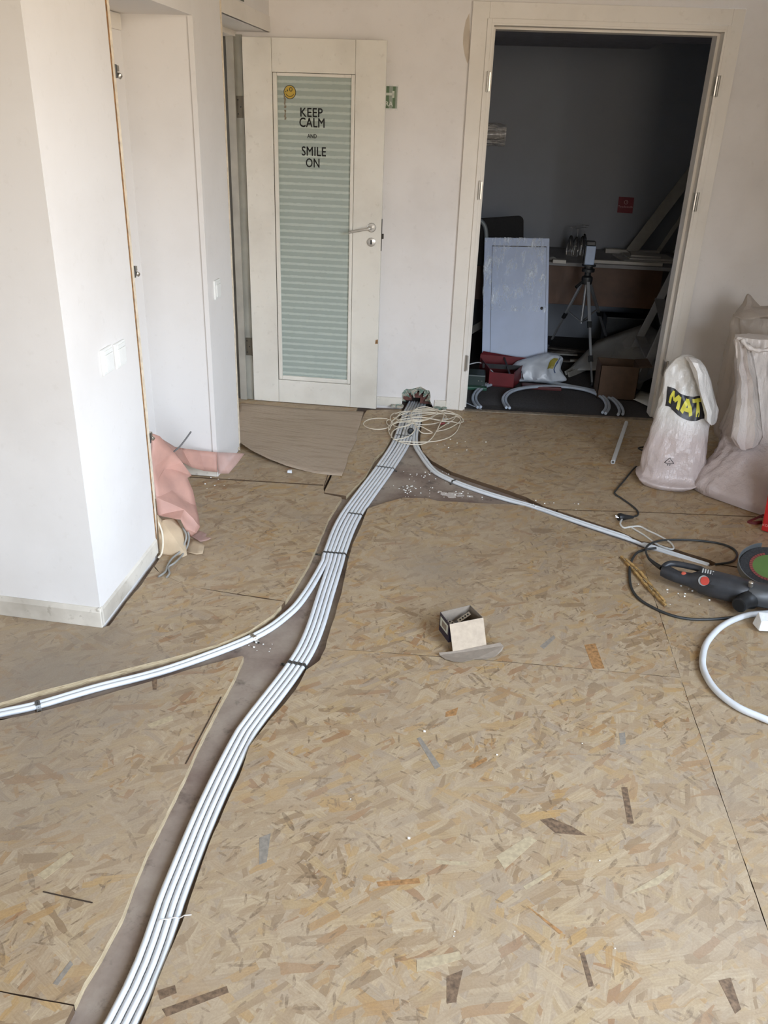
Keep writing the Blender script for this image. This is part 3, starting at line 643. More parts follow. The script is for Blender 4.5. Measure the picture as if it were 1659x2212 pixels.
# ================================================================== CREAM CABLE COIL by the hole
CAB = plain('cream_cable', (216, 206, 186), .5, 0, .06)
co = thing('cable_coil', 'loose coil of cream cable lying over the conduits in front of the wall hole', 'cable', (-0.3249,4.5967,0.0))
LOOPS = [[(-0.5012,4.7385,0.012),(-0.5648,4.7535,0.006),(-0.6173,4.7162,0.004),(-0.6335,4.6449,0.004),(-0.6076,4.5845,0.004),(-0.5482,4.5585,0.004),(-0.487,4.5822,0.008),(-0.4445,4.6593,0.02),(-0.401,4.7411,0.03),(-0.3288,4.8201,0.03),(-0.2335,4.8566,0.025),(-0.1332,4.9096,0.015),(-0.0641,4.8631,0.012),(-0.0442,4.81,0.008),(-0.0688,4.7636,0.008),(-0.113,4.7693,0.012),(-0.1687,4.7401,0.02),(-0.2521,4.7396,0.03),(-0.3333,4.6661,0.035),(-0.4206,4.635,0.03)],
 [(-0.4599,4.6425,0.02),(-0.4847,4.747,0.015),(-0.4775,4.842,0.012),(-0.4306,4.8648,0.015),(-0.3546,4.9171,0.02),(-0.2706,4.9341,0.03),(-0.1777,4.8813,0.035),(-0.1651,4.7991,0.035),(-0.1785,4.6748,0.03),(-0.1953,4.5444,0.02),(-0.2137,4.4512,0.012),(-0.249,4.3762,0.006),(-0.3078,4.3461,0.006),(-0.3706,4.3623,0.006),(-0.43,4.4161,0.008),(-0.4655,4.5145,0.01),(-0.4747,4.604,0.014),(-0.4445,4.6593,0.02),(-0.3772,4.6772,0.028),(-0.2952,4.6786,0.03),(-0.23,4.7999,0.03),(-0.1977,4.8493,0.03)],
 [(-0.4409,4.4204,0.01),(-0.4443,4.5048,0.015),(-0.4173,4.5666,0.02),(-0.3681,4.5807,0.03),(-0.3436,4.6371,0.035),(-0.3623,4.7541,0.04),(-0.3502,4.856,0.04),(-0.3112,4.9261,0.04),(-0.258,4.9434,0.035),(-0.1785,4.9129,0.02),(-0.0884,4.9144,0.012),(-0.0544,4.8492,0.008),(-0.0635,4.7437,0.006),(-0.0796,4.6092,0.006),(-0.1208,4.5,0.006),(-0.1907,4.4189,0.008),(-0.2899,4.3725,0.012),(-0.3916,4.3651,0.012)],
 [(-0.4269,4.3875,0.012),(-0.3796,4.4078,0.014),(-0.3385,4.4511,0.02),(-0.3176,4.5147,0.03),(-0.319,4.5768,0.035),(-0.3382,4.625,0.035),(-0.3918,4.5625,0.03),(-0.4416,4.5938,0.02),(-0.4767,4.7165,0.012),(-0.4987,4.7176,0.01),(-0.4968,4.6639,0.01),(-0.4738,4.6159,0.01)],
 [(-0.4692,4.6673,0.02),(-0.4446,4.7396,0.025),(-0.4186,4.8285,0.03),(-0.3336,4.8763,0.03),(-0.2373,4.9133,0.025),(-0.1623,4.9456,0.02),(-0.1023,4.9257,0.012),(-0.1024,4.8266,0.012),(-0.1488,4.7016,0.014),(-0.1901,4.6009,0.014)],
 [(-0.3365,4.655,0.034),(-0.3074,4.568,0.03),(-0.278,4.5281,0.015),(-0.2449,4.54,0.008),(-0.2164,4.5531,0.01),(-0.2478,4.5712,0.02),(-0.2885,4.5973,0.028),(-0.3132,4.5861,0.03)],
 [(-0.4214,4.8159,0.02),(-0.3685,4.7691,0.03),(-0.3236,4.7559,0.034),(-0.2822,4.7873,0.034),(-0.2196,4.8444,0.03),(-0.1716,4.8633,0.025)]]
LOOPS += [[(-0.4621,4.821,0.02),(-0.4205,4.8486,0.028),(-0.3393,4.8349,0.036),(-0.2514,4.8507,0.034),(-0.1804,4.8593,0.028),(-0.151,4.8137,0.022),(-0.1887,4.7095,0.022),(-0.2697,4.6283,0.03),(-0.3464,4.6203,0.036),(-0.4205,4.6753,0.03),(-0.4664,4.7378,0.024)],
 [(-0.429,4.6734,0.03),(-0.3713,4.7021,0.036),(-0.2953,4.7274,0.04),(-0.234,4.7256,0.036),(-0.1819,4.7338,0.028),(-0.1363,4.7883,0.02),(-0.0909,4.8651,0.014),(-0.0621,4.8138,0.01),(-0.101,4.703,0.008),(-0.1485,4.6214,0.01),(-0.1967,4.5713,0.014)],
 [(-0.4659,4.5469,0.012),(-0.457,4.6167,0.02),(-0.4093,4.6508,0.03),(-0.3386,4.6762,0.038),(-0.2744,4.6836,0.038),(-0.2319,4.7596,0.034),(-0.2083,4.8755,0.03),(-0.2551,4.9032,0.034),(-0.3341,4.8793,0.036),(-0.3998,4.8185,0.03),(-0.4492,4.7416,0.024),(-0.469,4.6465,0.018)]]
mb = MB()
for lp in LOOPS: mb.tube(spline(lp, 6), .0029, 6)
mb.build('cable', CAB, co, 60)
MB().lathe([(.014, 0), (.019, .006), (.019, .016), (.012, .022), (.004, .022)], (-0.3449,4.5417,0.012), (.3, -.8, .5), 18).build('black_cap', BLACKP, co, 40)
MB().tube([(-0.1806,4.7223,0.008), (-0.1535,4.7278,0.014)], .007, 10).build('red_connector', plain('red_connector_plastic', (120, 30, 30), .5), co, 40)
mb = MB()
for q in [(-0.1715,4.8085,0.006),(-0.1534,4.7861,0.006),(-0.1446,4.8321,0.006),(-0.1674,4.836,0.006),(-0.135,4.7554,0.006)]: chunk(mb, q, (.006, .005, .004), 0, int(q[0]*1e4) % 97)
mb.build('white_connector', PIPEM, co)['kind'] = 'stuff'

# ================================================================== PAPER SHEET in the doorway
def corr():
    t = NT('ribbed_underlay_paper'); v = t.coord(); r = t.mapping(v, (0, 0, radians(4)))
    sp = t.new('SeparateXYZ'); t.put(sp.inputs[0], r)
    w = t.math('SINE', t.math('MULTIPLY', sp.outputs[1], 2*pi/.016))
    st = t.rng(t.noise(t.mapping(v, (0, 0, 0), (1.5, 12, 1)), 2.2, 5, .65), .5, .7, 0, .55)
    c = t.mix(t.rng(w, -.2, 1, 0, .35), L((172, 154, 134)), L((138, 120, 102)))
    c = t.mix(st, c, L((112, 92, 74)))
    t.set(Base_Color=c, Roughness=.75); t.bump(w, .5, .002); return t.m
edge_n = [(-1.3133,4.2417,0.0),(-1.235,4.1244,0.0),(-1.1449,4.0298,0.0),(-1.0348,3.944,0.0),(-0.9217,3.8821,0.0),(-0.8183,3.8522,0.0),(-0.7189,3.8348,0.0),(-0.6272,3.8286,0.0)]
edge_f = [(-1.4418,4.8657,0.0),(-1.3227,4.8543,0.0),(-1.204,4.8526,-0.0),(-1.0859,4.8508,0.0),(-0.9683,4.8491,-0.0),(-0.8514,4.8474,0.0),(-0.7504,4.8515,0.0),(-0.6649,4.8614,-0.0)]
edge_r = [(-0.6649,4.8614,-0.0),(-0.6513,4.6513,0.0),(-0.6477,4.4623,0.0),(-0.6313,4.3719,0.0),(-0.6362,4.2506,0.0),(-0.6401,4.1141,0.0),(-0.6284,3.9812,0.0),(-0.6272,3.8286,0.0)]
def pap(u, v):                                  # u along, v from far to near
    def at(E, t):
        x = t*(len(E)-1); i = min(int(x), len(E)-2); return Vector(E[i]).lerp(Vector(E[i+1]), x-i)
    p = at(edge_f, u).lerp(at(edge_n, u), v)
    if u > .85: p = p.lerp(at(edge_r, v), ((u-.85)/.15)**2)
    z = .004+.002*sin(u*9+v*4)+.0015*sin(v*17)
    if v > .75: z += ((v-.75)/.25)**2*.03*max(0, 1-u*1.25)
    return (p.x, p.y, z)
us_ = tag(MB().grid(pap, 40, 24).build('underlay_sheet', corr(), None, 60, solid=.002), 'ribbed grey-brown paper underlay lying on the floor before the glazed door', 'sheet')
MB().add([(-1.2669,4.085,0.0706),(-1.2439,4.14,0.0178),(-1.2192,4.06,0.0039),(-1.2529,4.05,0.0421)], [(0, 1, 2, 3)]).build('curled_corner', plain('pale_paper_back', (206, 190, 168), .8), us_, solid=.001)
tag(MB().add(*(lambda m: (m.v, m.f))((lambda m: (chunk(m, (-0.8914,3.814,0.012), (.012, .008, .006), 0, 5), m)[1])(MB()))).build('foam_crumb', PIPEM), 'single white crumb on the near edge of the ribbed paper', 'debris')

# ================================================================== PINK SHEET, CREAM FOAM and cables in the niche
def film(name, c, tr, rough=.5):
    t = NT(name); v = t.coord(); n = t.noise(v, 9, 4)
    col = t.mix(t.rng(n, .3, .7), L(c), L(tuple(int(x*.9) for x in c)))
    d = t.new('BsdfTranslucent'); t.put(d.inputs[0], col)
    tp = t.new('BsdfTransparent')
    m1 = t.new('MixShader'); m1.inputs[0].default_value = .35; t.k.new(t.b.outputs[0], m1.inputs[1]); t.k.new(d.outputs[0], m1.inputs[2])
    m2 = t.new('MixShader'); m2.inputs[0].default_value = tr; t.k.new(m1.outputs[0], m2.inputs[1]); t.k.new(tp.outputs[0], m2.inputs[2])
    t.k.new(m2.outputs[0], t.n['Material Output'].inputs['Surface'])
    t.set(Base_Color=col, Roughness=rough); return t.m
PINK = film('pink_foil', (226, 182, 166), .10); PINKT = film('thin_pink_foil', (230, 196, 186), .42)
CREAM = film('cream_foam_sheet', (230, 208, 176), .05, .7)
pk = thing('pink_sheet', 'crumpled pink foil sheet spilling out of the niche beside the white pillar', 'sheet', (-1.2, 3.2, 0))
V = [(-1.2732,3.02,0.4691),(-1.2498,3.05,0.4464),(-1.2258,3.12,0.3555),(-1.2026,3.15,0.2977),(-1.31,3.4,0.2657),(-1.2653,2.98,0.3412),(-1.2544,3.08,0.2898),(-1.2578,2.96,0.2953),(-1.2583,3.1,0.2836),(-1.1825,3.2,0.2172),(-1.187,3.16,0.2225),(-1.1553,3.13,0.1774),(-1.1347,3.1,0.1208),(-1.1129,3.06,0.0955),(-1.0883,3.0,0.0744),(-1.0969,2.98,0.0553),(-1.1205,2.97,0.0386),(-1.1342,2.95,0.0838),(-1.1469,2.94,0.1319),(-1.1625,2.93,0.1373),(-1.2379,2.93,0.1473),(-1.2427,2.94,0.2254),(-1.2487,2.95,0.2677),(-1.2161,3.05,0.2068),(-1.147,2.99,0.155)]
F_ = [(0, 1, 2, 5), (2, 3, 6, 5), (5, 6, 7), (6, 3, 9, 8), (7, 6, 8, 22), (8, 9, 10, 23), (22, 8, 23, 21), (23, 10, 11, 12), (23, 12, 13, 24), (21, 23, 24, 20), (24, 13, 14, 15), (24, 15, 16, 17), (20, 24, 17, 18), (20, 18, 19)]
def facets(vs, fs, name, mat, parent, div=4, amp=.006, seed=1, solid=.0012):
    me = bpy.data.meshes.new(name); me.from_pydata([Vector(p)-wloc(parent) for p in vs], [], fs); me.update()
    o = bpy.data.objects.new(name, me); COL.objects.link(o); o.parent = parent; me.materials.append(mat)
    bm = bmesh.new(); bm.from_mesh(me); bmesh.ops.triangulate(bm, faces=bm.faces)
    bmesh.ops.subdivide_edges(bm, edges=bm.edges, cuts=div, use_grid_fill=True)
    bmesh.ops.recalc_face_normals(bm, faces=bm.faces)
    for v in bm.verts:
        if not v.is_boundary:
            q = v.co*14+Vector((seed*3.1, 0, 0)); v.co += mnoise.noise_vector(q)*amp
    bm.to_mesh(me); bm.free()
    me.polygons.foreach_set('use_smooth', [True]*len(me.polygons)); me.set_sharp_from_angle(angle=radians(32))
    md = o.modifiers.new('thick', 'SOLIDIFY'); md.thickness = solid; return o
facets(V, F_, 'crumpled_front', PINK, pk, 3, .010)
V = [(-1.3831,3.3,0.3578),(-1.3592,3.35,0.3135),(-1.3644,3.5,0.222),(-1.3523,3.55,0.1997),(-1.2952,3.63,0.1623),(-1.2161,3.655,0.1495),(-1.2121,3.64,0.0512),(-1.2751,3.62,0.0614),(-1.3104,3.56,0.0996),(-1.2811,3.35,0.213),(-1.2615,3.2,0.3204)]
facets(V, [(0, 1, 10), (1, 2, 10), (2, 3, 9, 10), (3, 4, 8, 9), (4, 5, 6, 7), (4, 7, 8)], 'rear_strip', PINK, pk, 3, .004, 2)
V = [(-1.2161,3.655,0.1495),(-1.1622,3.72,0.1267),(-1.1142,3.78,0.1028),(-1.1304,3.7,0.0781),(-1.1564,3.64,0.0484),(-1.2045,3.63,0.0485)]
V = [(max(x, -1.222), y, z) for x, y, z in V]
facets(V, [(0, 1, 4, 5), (1, 2, 3, 4)], 'thin_corner', PINKT, pk, 3, .002, 3)
cf = thing('foam_sheet', 'folded cream foam sheet on the floor under the pink foil', 'sheet', (-1.15, 2.95, 0))
V = [(-1.2289,2.9,0.1642),(-1.2223,2.93,0.1235),(-1.2344,2.97,0.1097),(-1.1864,2.99,0.1046),(-1.154,2.96,0.077),(-1.1307,2.93,0.0362),(-1.1062,2.875,0.0026),(-1.1206,2.865,-0.002),(-1.2206,2.875,-0.0085),(-1.2234,2.885,0.0715),(-1.1827,2.9,0.0889),(-1.1384,2.885,0.0371)]
facets(V, [(0, 1, 10, 9), (1, 2, 3, 10), (10, 3, 4, 11), (11, 4, 5), (9, 10, 11, 8), (11, 5, 6, 7), (8, 11, 7)], 'folded_sheet', CREAM, cf, 3, .004, 4, .003)
V = [(x, y, .006) for x, y in [(-1.1396,2.9483),(-1.1392,3.0172),(-1.0635,2.971),(-1.0479,2.8989),(-1.0694,2.8868),(-1.1146,2.8989)]]
facets(V, [(0, 1, 2, 3), (0, 3, 4, 5)], 'loose_flap', CREAM, cf, 2, .003, 5, .002)
V = [(x, y, .005) for x, y in [(-1.1477,3.042),(-1.13,3.0993),(-1.0873,3.0757),(-1.0849,3.0494),(-1.056,3.0416),(-1.0641,3.0225),(-1.0911,3.0001)]]
facets(V, [(0, 1, 2, 3), (0, 3, 4, 5, 6)], 'torn_flap', PINKT, cf, 2, .003, 6, .002)
GC = plain('grey_cable', (140, 138, 132), .5)
def cable(pts, r, label, mat, k=8): return tag(MB().tube(spline(pts, k), r, 7).build('cable', mat, None, 60), label, 'cable')
cable([(-1.1476,2.96,0.0841),(-1.1283,2.94,0.0636),(-1.1268,2.92,0.0416),(-1.1341,2.88,0.0187)]+[(-1.1514,2.8287,0.01),(-1.1507,2.7735,0.006),(-1.1432,2.7272,0.005),(-1.1558,2.6858,0.004)], .0042, 'grey cable hanging from the niche and ending on the floor, left of two', GC)
cable([(-1.1375,2.97,0.0801),(-1.1206,2.95,0.0529),(-1.1159,2.92,0.0298),(-1.1213,2.875,0.0097)]+[(-1.1271,2.7939,0.012),(-1.1432,2.7634,0.006),(-1.1235,2.7195,0.005),(-1.1232,2.6881,0.004)], .0042, 'grey cable hanging from the niche and ending on the floor, right of two', GC)
cable([(-1.2259,2.9,0.1312),(-1.21,2.89,0.0913),(-1.2063,2.88,0.0438),(-1.2116,2.87,0.0057)]+[(-1.2111,2.837,0.004)], .0045, 'cream cable loop close to the raw edge of the pillar', CAB)
cable([(-1.2576,3.2,0.3186),(-1.2344,3.22,0.3384),(-1.2149,3.24,0.3644),(-1.1927,3.26,0.397)], .0035, 'stiff grey wire sticking up out of the pink foil', plain('dark_wire', (96, 94, 92), .5))
for k, (z, y, w) in enumerate(((1.749, 2.935, 'upper'), (1.116, 2.935, 'middle'), (.487, 2.935, 'lowest'))):
    h_ = thing('cabinet_hinge', w+' steel cup hinge left on the raw inner edge of the pillar', 'hinge', (-1.25, 2.91, z), 'cup hinges on the pillar edge')
    MB().box(-1.26, -1.230, 2.904, 2.916, z-.018, z+.022).build('mount_plate', GALV, h_, bevel=.002)
    MB().box(-1.262, -1.232, 2.918, 2.938, z+.002, z+.020).build('hinge_arm', STEEL, h_, bevel=.003)
    MB().lathe([(.008, 0), (.010, .003), (.010, .012), (.006, .015)], (-1.240, 2.940, z-.016), (.5, .4, 1), 14).build('hinge_cup', STEEL, h_, 40)
    MB().lathe([(.004, 0), (.003, .004)], (-1.236, 2.912, z+.012), (1, -.3, .3), 8).build('screw', STEEL, h_)

# ================================================================== LIGHT SWITCHES
SWM = plain('switch_plastic', (226, 226, 222), .35, 0, .02)
def switch(y, z, x, label, slant):
    t = thing('light_switch', label, 'switch', (x, y, z), None)
    def m(a, b, c): return (x+c-.0147*a*slant, y+a, z+b)
    MB().prism([(-.043, -.043), (.043, -.043), (.043, .043), (-.043, .043)], 0, .009, m).build('switch_frame', SWM, t, bevel=.003)
    MB().prism([(-.026, -.034), (.034, -.034), (.034, .022), (-.026, .022)], .009, .0135, m).build('rocker', SWM, t, bevel=.002)
    MB().prism([(-.026, .025), (.034, .025), (.034, .036), (-.026, .036)], .009, .0115, m).build('rocker_cap', SWM, t, bevel=.001)
switch(2.594, .880, -1.2275, 'white light switch on the bright pillar face, left of the pair', 1)
switch(2.702, .874, -1.2290, 'white light switch on the bright pillar face, right of the pair', 1)
switch(3.830, .899, -1.2320, 'single white light switch on the narrow white post', 0)

# ================================================================== EXIT SIGN by the door
GREEN = plain('green_sign_film', (70, 100, 62), .3, 0, .12, 40, .15, 30)
WHT = plain('white_print', (200, 204, 190), .5)
sg = thing('exit_sign', 'small green exit sign taped to the wall behind the glazed door edge', 'sign', wf(-.53, -.002, 1.70))
MB().box(-.66, -.490, -.003, 0, 1.700, 1.808, wf).build('sign_plate', GREEN, sg)
MB().box(-.66, -.508, -.0042, -.003, 1.763, 1.776, wf).box(-.518, -.506, -.0042, -.003, 1.752, 1.786, wf).build('sign_arrow', WHT, sg)
mb = MB(); text_mesh('RA', .034, mb, lambda a, b, c: wf(-.533+a, -.0036, 1.722+b), 1.0, .0006); mb.build('sign_lettering', WHT, sg)
TAPE = NT('clear_tape'); TAPE.set(Base_Color=(.9, .92, .88, 1), Roughness=.08, Alpha=.16); TAPE = TAPE.m
MB().box(-.535, -.515, -.0055, -.0048, 1.690, 1.815, wf).box(-.50, -.484, -.0055, -.0048, 1.690, 1.815, wf).build('clear_tape', TAPE, sg)
s2 = thing('exit_sign', 'green sign above the doorway casing at the top edge of the picture', 'sign', (-1.238, 4.42, 2.125))
MB().box(-1.240, -1.236, 4.39, 4.50, 2.128, 2.26).build('sign_plate', plain('dark_green_sign', (44, 66, 44), .4), s2)
MB().box(-1.2362, -1.2355, 4.40, 4.49, 2.15, 2.16).build('sign_line', WHT, s2)

# ================================================================== SMALL SCREW BOX on the floor
CARD = plain('grey_cardboard', (176, 160, 140), .85, 0, .05, 60)
CARDI = plain('dark_grey_board', (134, 122, 108), .85, 0, .05, 60)
PURP = plain('printed_purple_card', (44, 38, 54), .5)
bx = thing('hardware_box', 'small open cardboard box of metal brackets with its front flap folded down', 'box', (0.0, 2.47, 0))
A, B, C_, D_ = [Vector(p) for p in [(-0.0531,2.5044,0.0),(-0.0164,2.4313,0.0),(0.0983,2.4947,0.0),(0.0504,2.5713,0.0)]]
hB = .075; up = Vector((0, 0, hB))
def wallp(mb, p, q, h0=0.0, h1=hB, t=.0015):
    d = (q-p).normalized(); nrm = Vector((-d.y, d.x, 0))*t
    mb.add([p+Vector((0, 0, h0)), q+Vector((0, 0, h0)), q+Vector((0, 0, h1)), p+Vector((0, 0, h1)), p+nrm+Vector((0, 0, h0)), q+nrm+Vector((0, 0, h0)), q+nrm+Vector((0, 0, h1)), p+nrm+Vector((0, 0, h1))],
           [(0, 1, 2, 3), (7, 6, 5, 4), (0, 4, 5, 1), (1, 5, 6, 2), (2, 6, 7, 3), (3, 7, 4, 0)])
for nm, p, q, m in (('side_panel', A, B, PURP), ('front_panel', B, C_, PURP), ('side_panel', C_, D_, CARDI), ('back_panel', D_, A, CARDI)):
    mb = MB(); wallp(mb, p, q, .001); o_ = mb.build(nm, m, bx)
    if nm == 'side_panel' and p is A:
        lb = MB()
        d = (B-A)
        nr = Vector((d.y, -d.x, 0)).normalized()*.0008
        def sp2(a, b): return A+d*a+Vector((0, 0, hB*b))+nr
        lb.add([sp2(.1, .35), sp2(.9, .35), sp2(.9, .85), sp2(.1, .85)], [(0, 1, 2, 3)]); lb.build('printed_label', WHT, o_)
        gb = MB(); nr2 = nr*1.6
        gb.add([A+d*a+Vector((0, 0, hB*b))+nr2 for a, b in ((.3, .45), (.75, .45), (.75, .75), (.3, .75))], [(0, 1, 2, 3)]); gb.build('printed_picture', CARDI, o_)
MB().prism([(p.x, p.y) for p in (A, B, C_, D_)], 0, .0015).build('bottom_panel', CARDI, bx)
# front flap hinged at the top front edge, folded down outwards, with its curved tuck flap on the floor
Bt, Ct = B+up, C_+up
out = Vector(((B-A).x, (B-A).y, 0)).normalized()
e0, e1 = [Vector(p) for p in [(0.0021,2.3632,0.012),(0.1159,2.4133,0.012)]]
MB().add([Bt, Ct, e1, e0], [(0, 1, 2, 3)]).build('front_flap', CARD, bx, solid=.0016)
ft = [(0.0021,2.3632,0.012),(-0.0443,2.35,0.01),(-0.0403,2.343,0.004),(-0.0205,2.3247,0.004),(0.0079,2.3161,0.004),(0.0387,2.3186,0.004),(0.0769,2.3411,0.004),(0.1157,2.3477,0.004),(0.1467,2.3692,0.004),(0.1703,2.4061,0.006),(0.1744,2.4203,0.014),(0.161,2.4288,0.022),(0.1175,2.4164,0.012)]
MB().add(ft, [tuple(range(len(ft)))]).build('tuck_flap', CARDI, bx, solid=.0016)
random.seed(21); ctr = (A+B+C_+D_)/4
for k, (ox, oy, oz, a, tl, lb) in enumerate(((.012, .022, .052, .5, .55, 'perforated steel bracket standing up at the back right inside the small box'), (-.022, .0, .034, 2.6, .1, 'perforated steel bracket lying at the left inside the small box'), (.002, -.012, .030, .1, -.1, 'perforated steel bracket lying just behind the front flap of the small box'), (.018, .004, .022, 1.6, .2, 'perforated steel bracket at the bottom right inside the small box'))):
    c = ctr+Vector((ox, oy, oz)); d = Vector((cos(a), sin(a), tl)).normalized()*.026
    o_ = MB().bar(c-d, c+d, .014, .0016, (0, -.5, 1)).build('perforated_bracket', STEEL)
    hb = MB(); x_ = d.normalized().cross(Vector((0, -.5, 1))).normalized(); u_ = x_.cross(d.normalized())
    for j in (-.62, -.2, .22, .64): hb.lathe([(.0036, -.0013), (.0036, .0014)], c+d*j, u_, 8)
    hb.build('slot', INK, o_)['kind'] = 'stuff'
    tag(o_, lb, 'bracket', 'steel brackets in the small box')

# ================================================================== BAGS of rubble on the right
def bagmat(name, c, c2, tr=.0, clear=0.0):
    t = NT(name); v = t.coord()
    n = t.noise(v, 3.5, 4, .6); weave = t.math('MULTIPLY', t.math('SINE', t.math('MULTIPLY', t.new('SeparateXYZ').outputs[0], 1)), 0.0)
    sp = t.new('SeparateXYZ'); t.put(sp.inputs[0], v)
    low = t.rng(t.math('ADD', sp.outputs[2], t.math('MULTIPLY', n, .12)), .30, .42)       # rubble dust shows through the filled part
    c_ = t.mix(low, L(c2), L(c)); c_ = t.mix(t.rng(n, .45, .65, 0, .3), c_, L(tuple(int(x*.93) for x in c2)))
    t.set(Base_Color=c_, Roughness=.28, Subsurface_Weight=.0)
    d = t.new('BsdfTranslucent'); t.put(d.inputs[0], c_)
    m1 = t.new('MixShader'); m1.inputs[0].default_value = tr; t.k.new(t.b.outputs[0], m1.inputs[1]); t.k.new(d.outputs[0], m1.inputs[2])
    tp = t.new('BsdfTransparent'); m2 = t.new('MixShader'); m2.inputs[0].default_value = clear
    t.k.new(m1.outputs[0], m2.inputs[1]); t.k.new(tp.outputs[0], m2.inputs[2]); t.k.new(m2.outputs[0], t.n['Material Output'].inputs['Surface'])
    t.bump(t.math('ADD', t.noise(v, 22, 4, .6), t.math('MULTIPLY', t.noise(t.mapping(v, (0, 0, .2), (60, 60, 6)), 1.0, 2), .5)), .6, .014); return t.m
BAGW = bagmat('white_woven_bag', (232, 230, 226), (206, 192, 188), .15); BAGP = bagmat('pinkish_woven_sack', (226, 219, 214), (196, 182, 178), .15)
BAGT = bagmat('translucent_bag', (206, 196, 184), (200, 188, 178), .4, .22)
class Bag:
    def __init__(s, rings, fold=.05, nf=9, seed=0, crumple=.012, sq=2.0, yaw=0.0):
        s.r = rings; s.fold = fold; s.nf = nf; s.seed = seed; s.cr = crumple; s.sq = sq; s.yaw = yaw
    def at(s, th, t):
        x = t*(len(s.r)-1); i = min(int(x), len(s.r)-2); f = x-i
        a, b, c, d = s.r[max(i-1, 0)], s.r[i], s.r[i+1], s.r[min(i+2, len(s.r)-1)]
        q = [.5*((2*b[k])+(c[k]-a[k])*f+(2*a[k]-5*b[k]+4*c[k]-d[k])*f*f+(3*b[k]-a[k]-3*c[k]+d[k])*f**3) for k in range(5)]
        w = 1+s.fold*(.2+t)*(.6*sin(th*s.nf+s.seed+1.5*t)+.4*sin(th*(s.nf*2+1)+s.seed*2-t*2))
        p_ = 2/(2+(s.sq-2)*max(0, 1-t*1.6))
        cx_, sy_ = cos(th), sin(th); cx_ = math.copysign(abs(cx_)**p_, cx_); sy_ = math.copysign(abs(sy_)**p_, sy_)
        lx, ly = max(q[3], .001)*w*cx_, max(q[4], .001)*w*sy_; yw = s.yaw*max(0, 1-t*1.6)
        r = Vector((lx*cos(yw)-ly*sin(yw), lx*sin(yw)+ly*cos(yw), 0))
        p = Vector((q[0], q[1], q[2]))+r; n = r.normalized() if r.length > 1e-6 else Vector((0, 0, 1))
        o = Vector((s.seed*1.7, 0, 0)); k = s.cr*min(1, t*6+.1)
        e = (1-2.2*abs(mnoise.noise(Vector((p.x*9, p.y*9, p.z*4))+o)))+.6*(1-2.2*abs(mnoise.noise(Vector((p.x*21, p.y*21, p.z*11))+o*2)))
        p += n*(k*(e-.5)); p.z += k*.5*mnoise.noise(p*12+o)
        p.z = max(p.z, .002); return p
    def mesh(s, nu=64, nv=48): return MB().loft([[s.at(2*pi*j/nu, i/nv) for j in range(nu)] for i in range(nv+1)])
R1 = [(1.02, 4.085, .003, .125, .125), (1.03, 4.095, .03, .158, .150)]+[(1.043,4.1,0.0504,0.1534,0.1043),(1.0415,4.11,0.1484,0.15,0.102),(1.0479,4.12,0.2206,0.1413,0.0961),(1.0519,4.13,0.2918,0.1349,0.0917),(1.0587,4.15,0.3835,0.1219,0.0829),(1.0527,4.16,0.4524,0.1102,0.075),(1.0423,4.17,0.5085,0.0988,0.0672),(1.0331,4.18,0.5642,0.0863,0.0587),(1.0304,4.18,0.6039,0.0639,0.0435),(1.0329,4.18,0.6273,0.0396,0.0269),(1.0356,4.18,0.6368,0.0132,0.009)]
bag1 = thing('rubble_bag', 'white woven bag with black and yellow MAT print leaning by the dark doorway', 'bag', (1.03, 4.1, 0))
b1 = Bag(R1, .028, 7, 1.0, .010, 2.6, -.2)
b1.mesh(96, 72).build('bag_body', BAGW, bag1, 70)
def sheet_rows(rows, name, mat, parent, seed, amp=.006, div=3, sm=50):
    vs = [p for r in rows for p in r]; w = len(rows[0])
    facets(vs, [(j*w+i, j*w+i+1, (j+1)*w+i+1, (j+1)*w+i) for j in range(len(rows)-1) for i in range(w-1)], name, mat, parent, div, amp, seed)
sheet_rows([[(0.9999,4.12,0.6451),(1.0133,4.09,0.6582),(1.0349,4.08,0.6598),(1.0657,4.1,0.6453),(1.0965,4.14,0.6209)],
            [(1.0155,4.06,0.6365),(1.0246,4.03,0.6472),(1.0513,4.03,0.6422),(1.0899,4.07,0.6206),(1.1362,4.14,0.5749)],
            [(1.0423,4.05,0.5864),(1.0524,4.015,0.5967),(1.08,4.02,0.5926),(1.1214,4.07,0.5701),(1.1609,4.14,0.5275)],
            [(1.0769,4.04,0.518),(1.0747,4.0,0.5296),(1.1052,4.015,0.5227),(1.1459,4.07,0.5),(1.1859,4.14,0.4677)],
            [(1.105,4.04,0.4502),(1.1048,4.0,0.4626),(1.135,4.01,0.4523),(1.1748,4.06,0.43),(1.2155,4.13,0.3964)],
            [(1.1259,4.03,0.3983),(1.1296,4.0,0.4013),(1.157,4.01,0.3953),(1.1924,4.06,0.3743),(1.2225,4.12,0.3494)],
            [(1.1396,4.03,0.3614),(1.1489,4.0,0.3579),(1.167,4.01,0.344),(1.1908,4.05,0.3369),(1.2142,4.1,0.3337)]], 'folded_top', BAGW, bag1, 21, .010, 4)
def on_bag(b, u, v, off=.003):                # u in -1..1 across the front, v in 0..1 up the bag
    th = -pi/2+u*1.35; e = .02
    p = b.at(th, v); nrm = (b.at(th+e, v)-b.at(th-e, v)).cross(b.at(th, v+e)-b.at(th, v-e))
    if nrm.y > 0: nrm = -nrm
    return p+nrm.normalized()*off
LAB = plain('black_print', (34, 32, 36), .4); YEL = plain('yellow_print', (212, 204, 74), .45)
def lab(a, b, off):                             # label space a 0..1, b 0..1
    u = -.78+a*1.46; v = .505+b*.125-.045*a+.012*sin(a*7+.8)
    return on_bag(b1, u, v, off)
MB().grid(lambda a, b: lab(a, b, .0022), 40, 10).build('printed_label', LAB, bag1, 60)
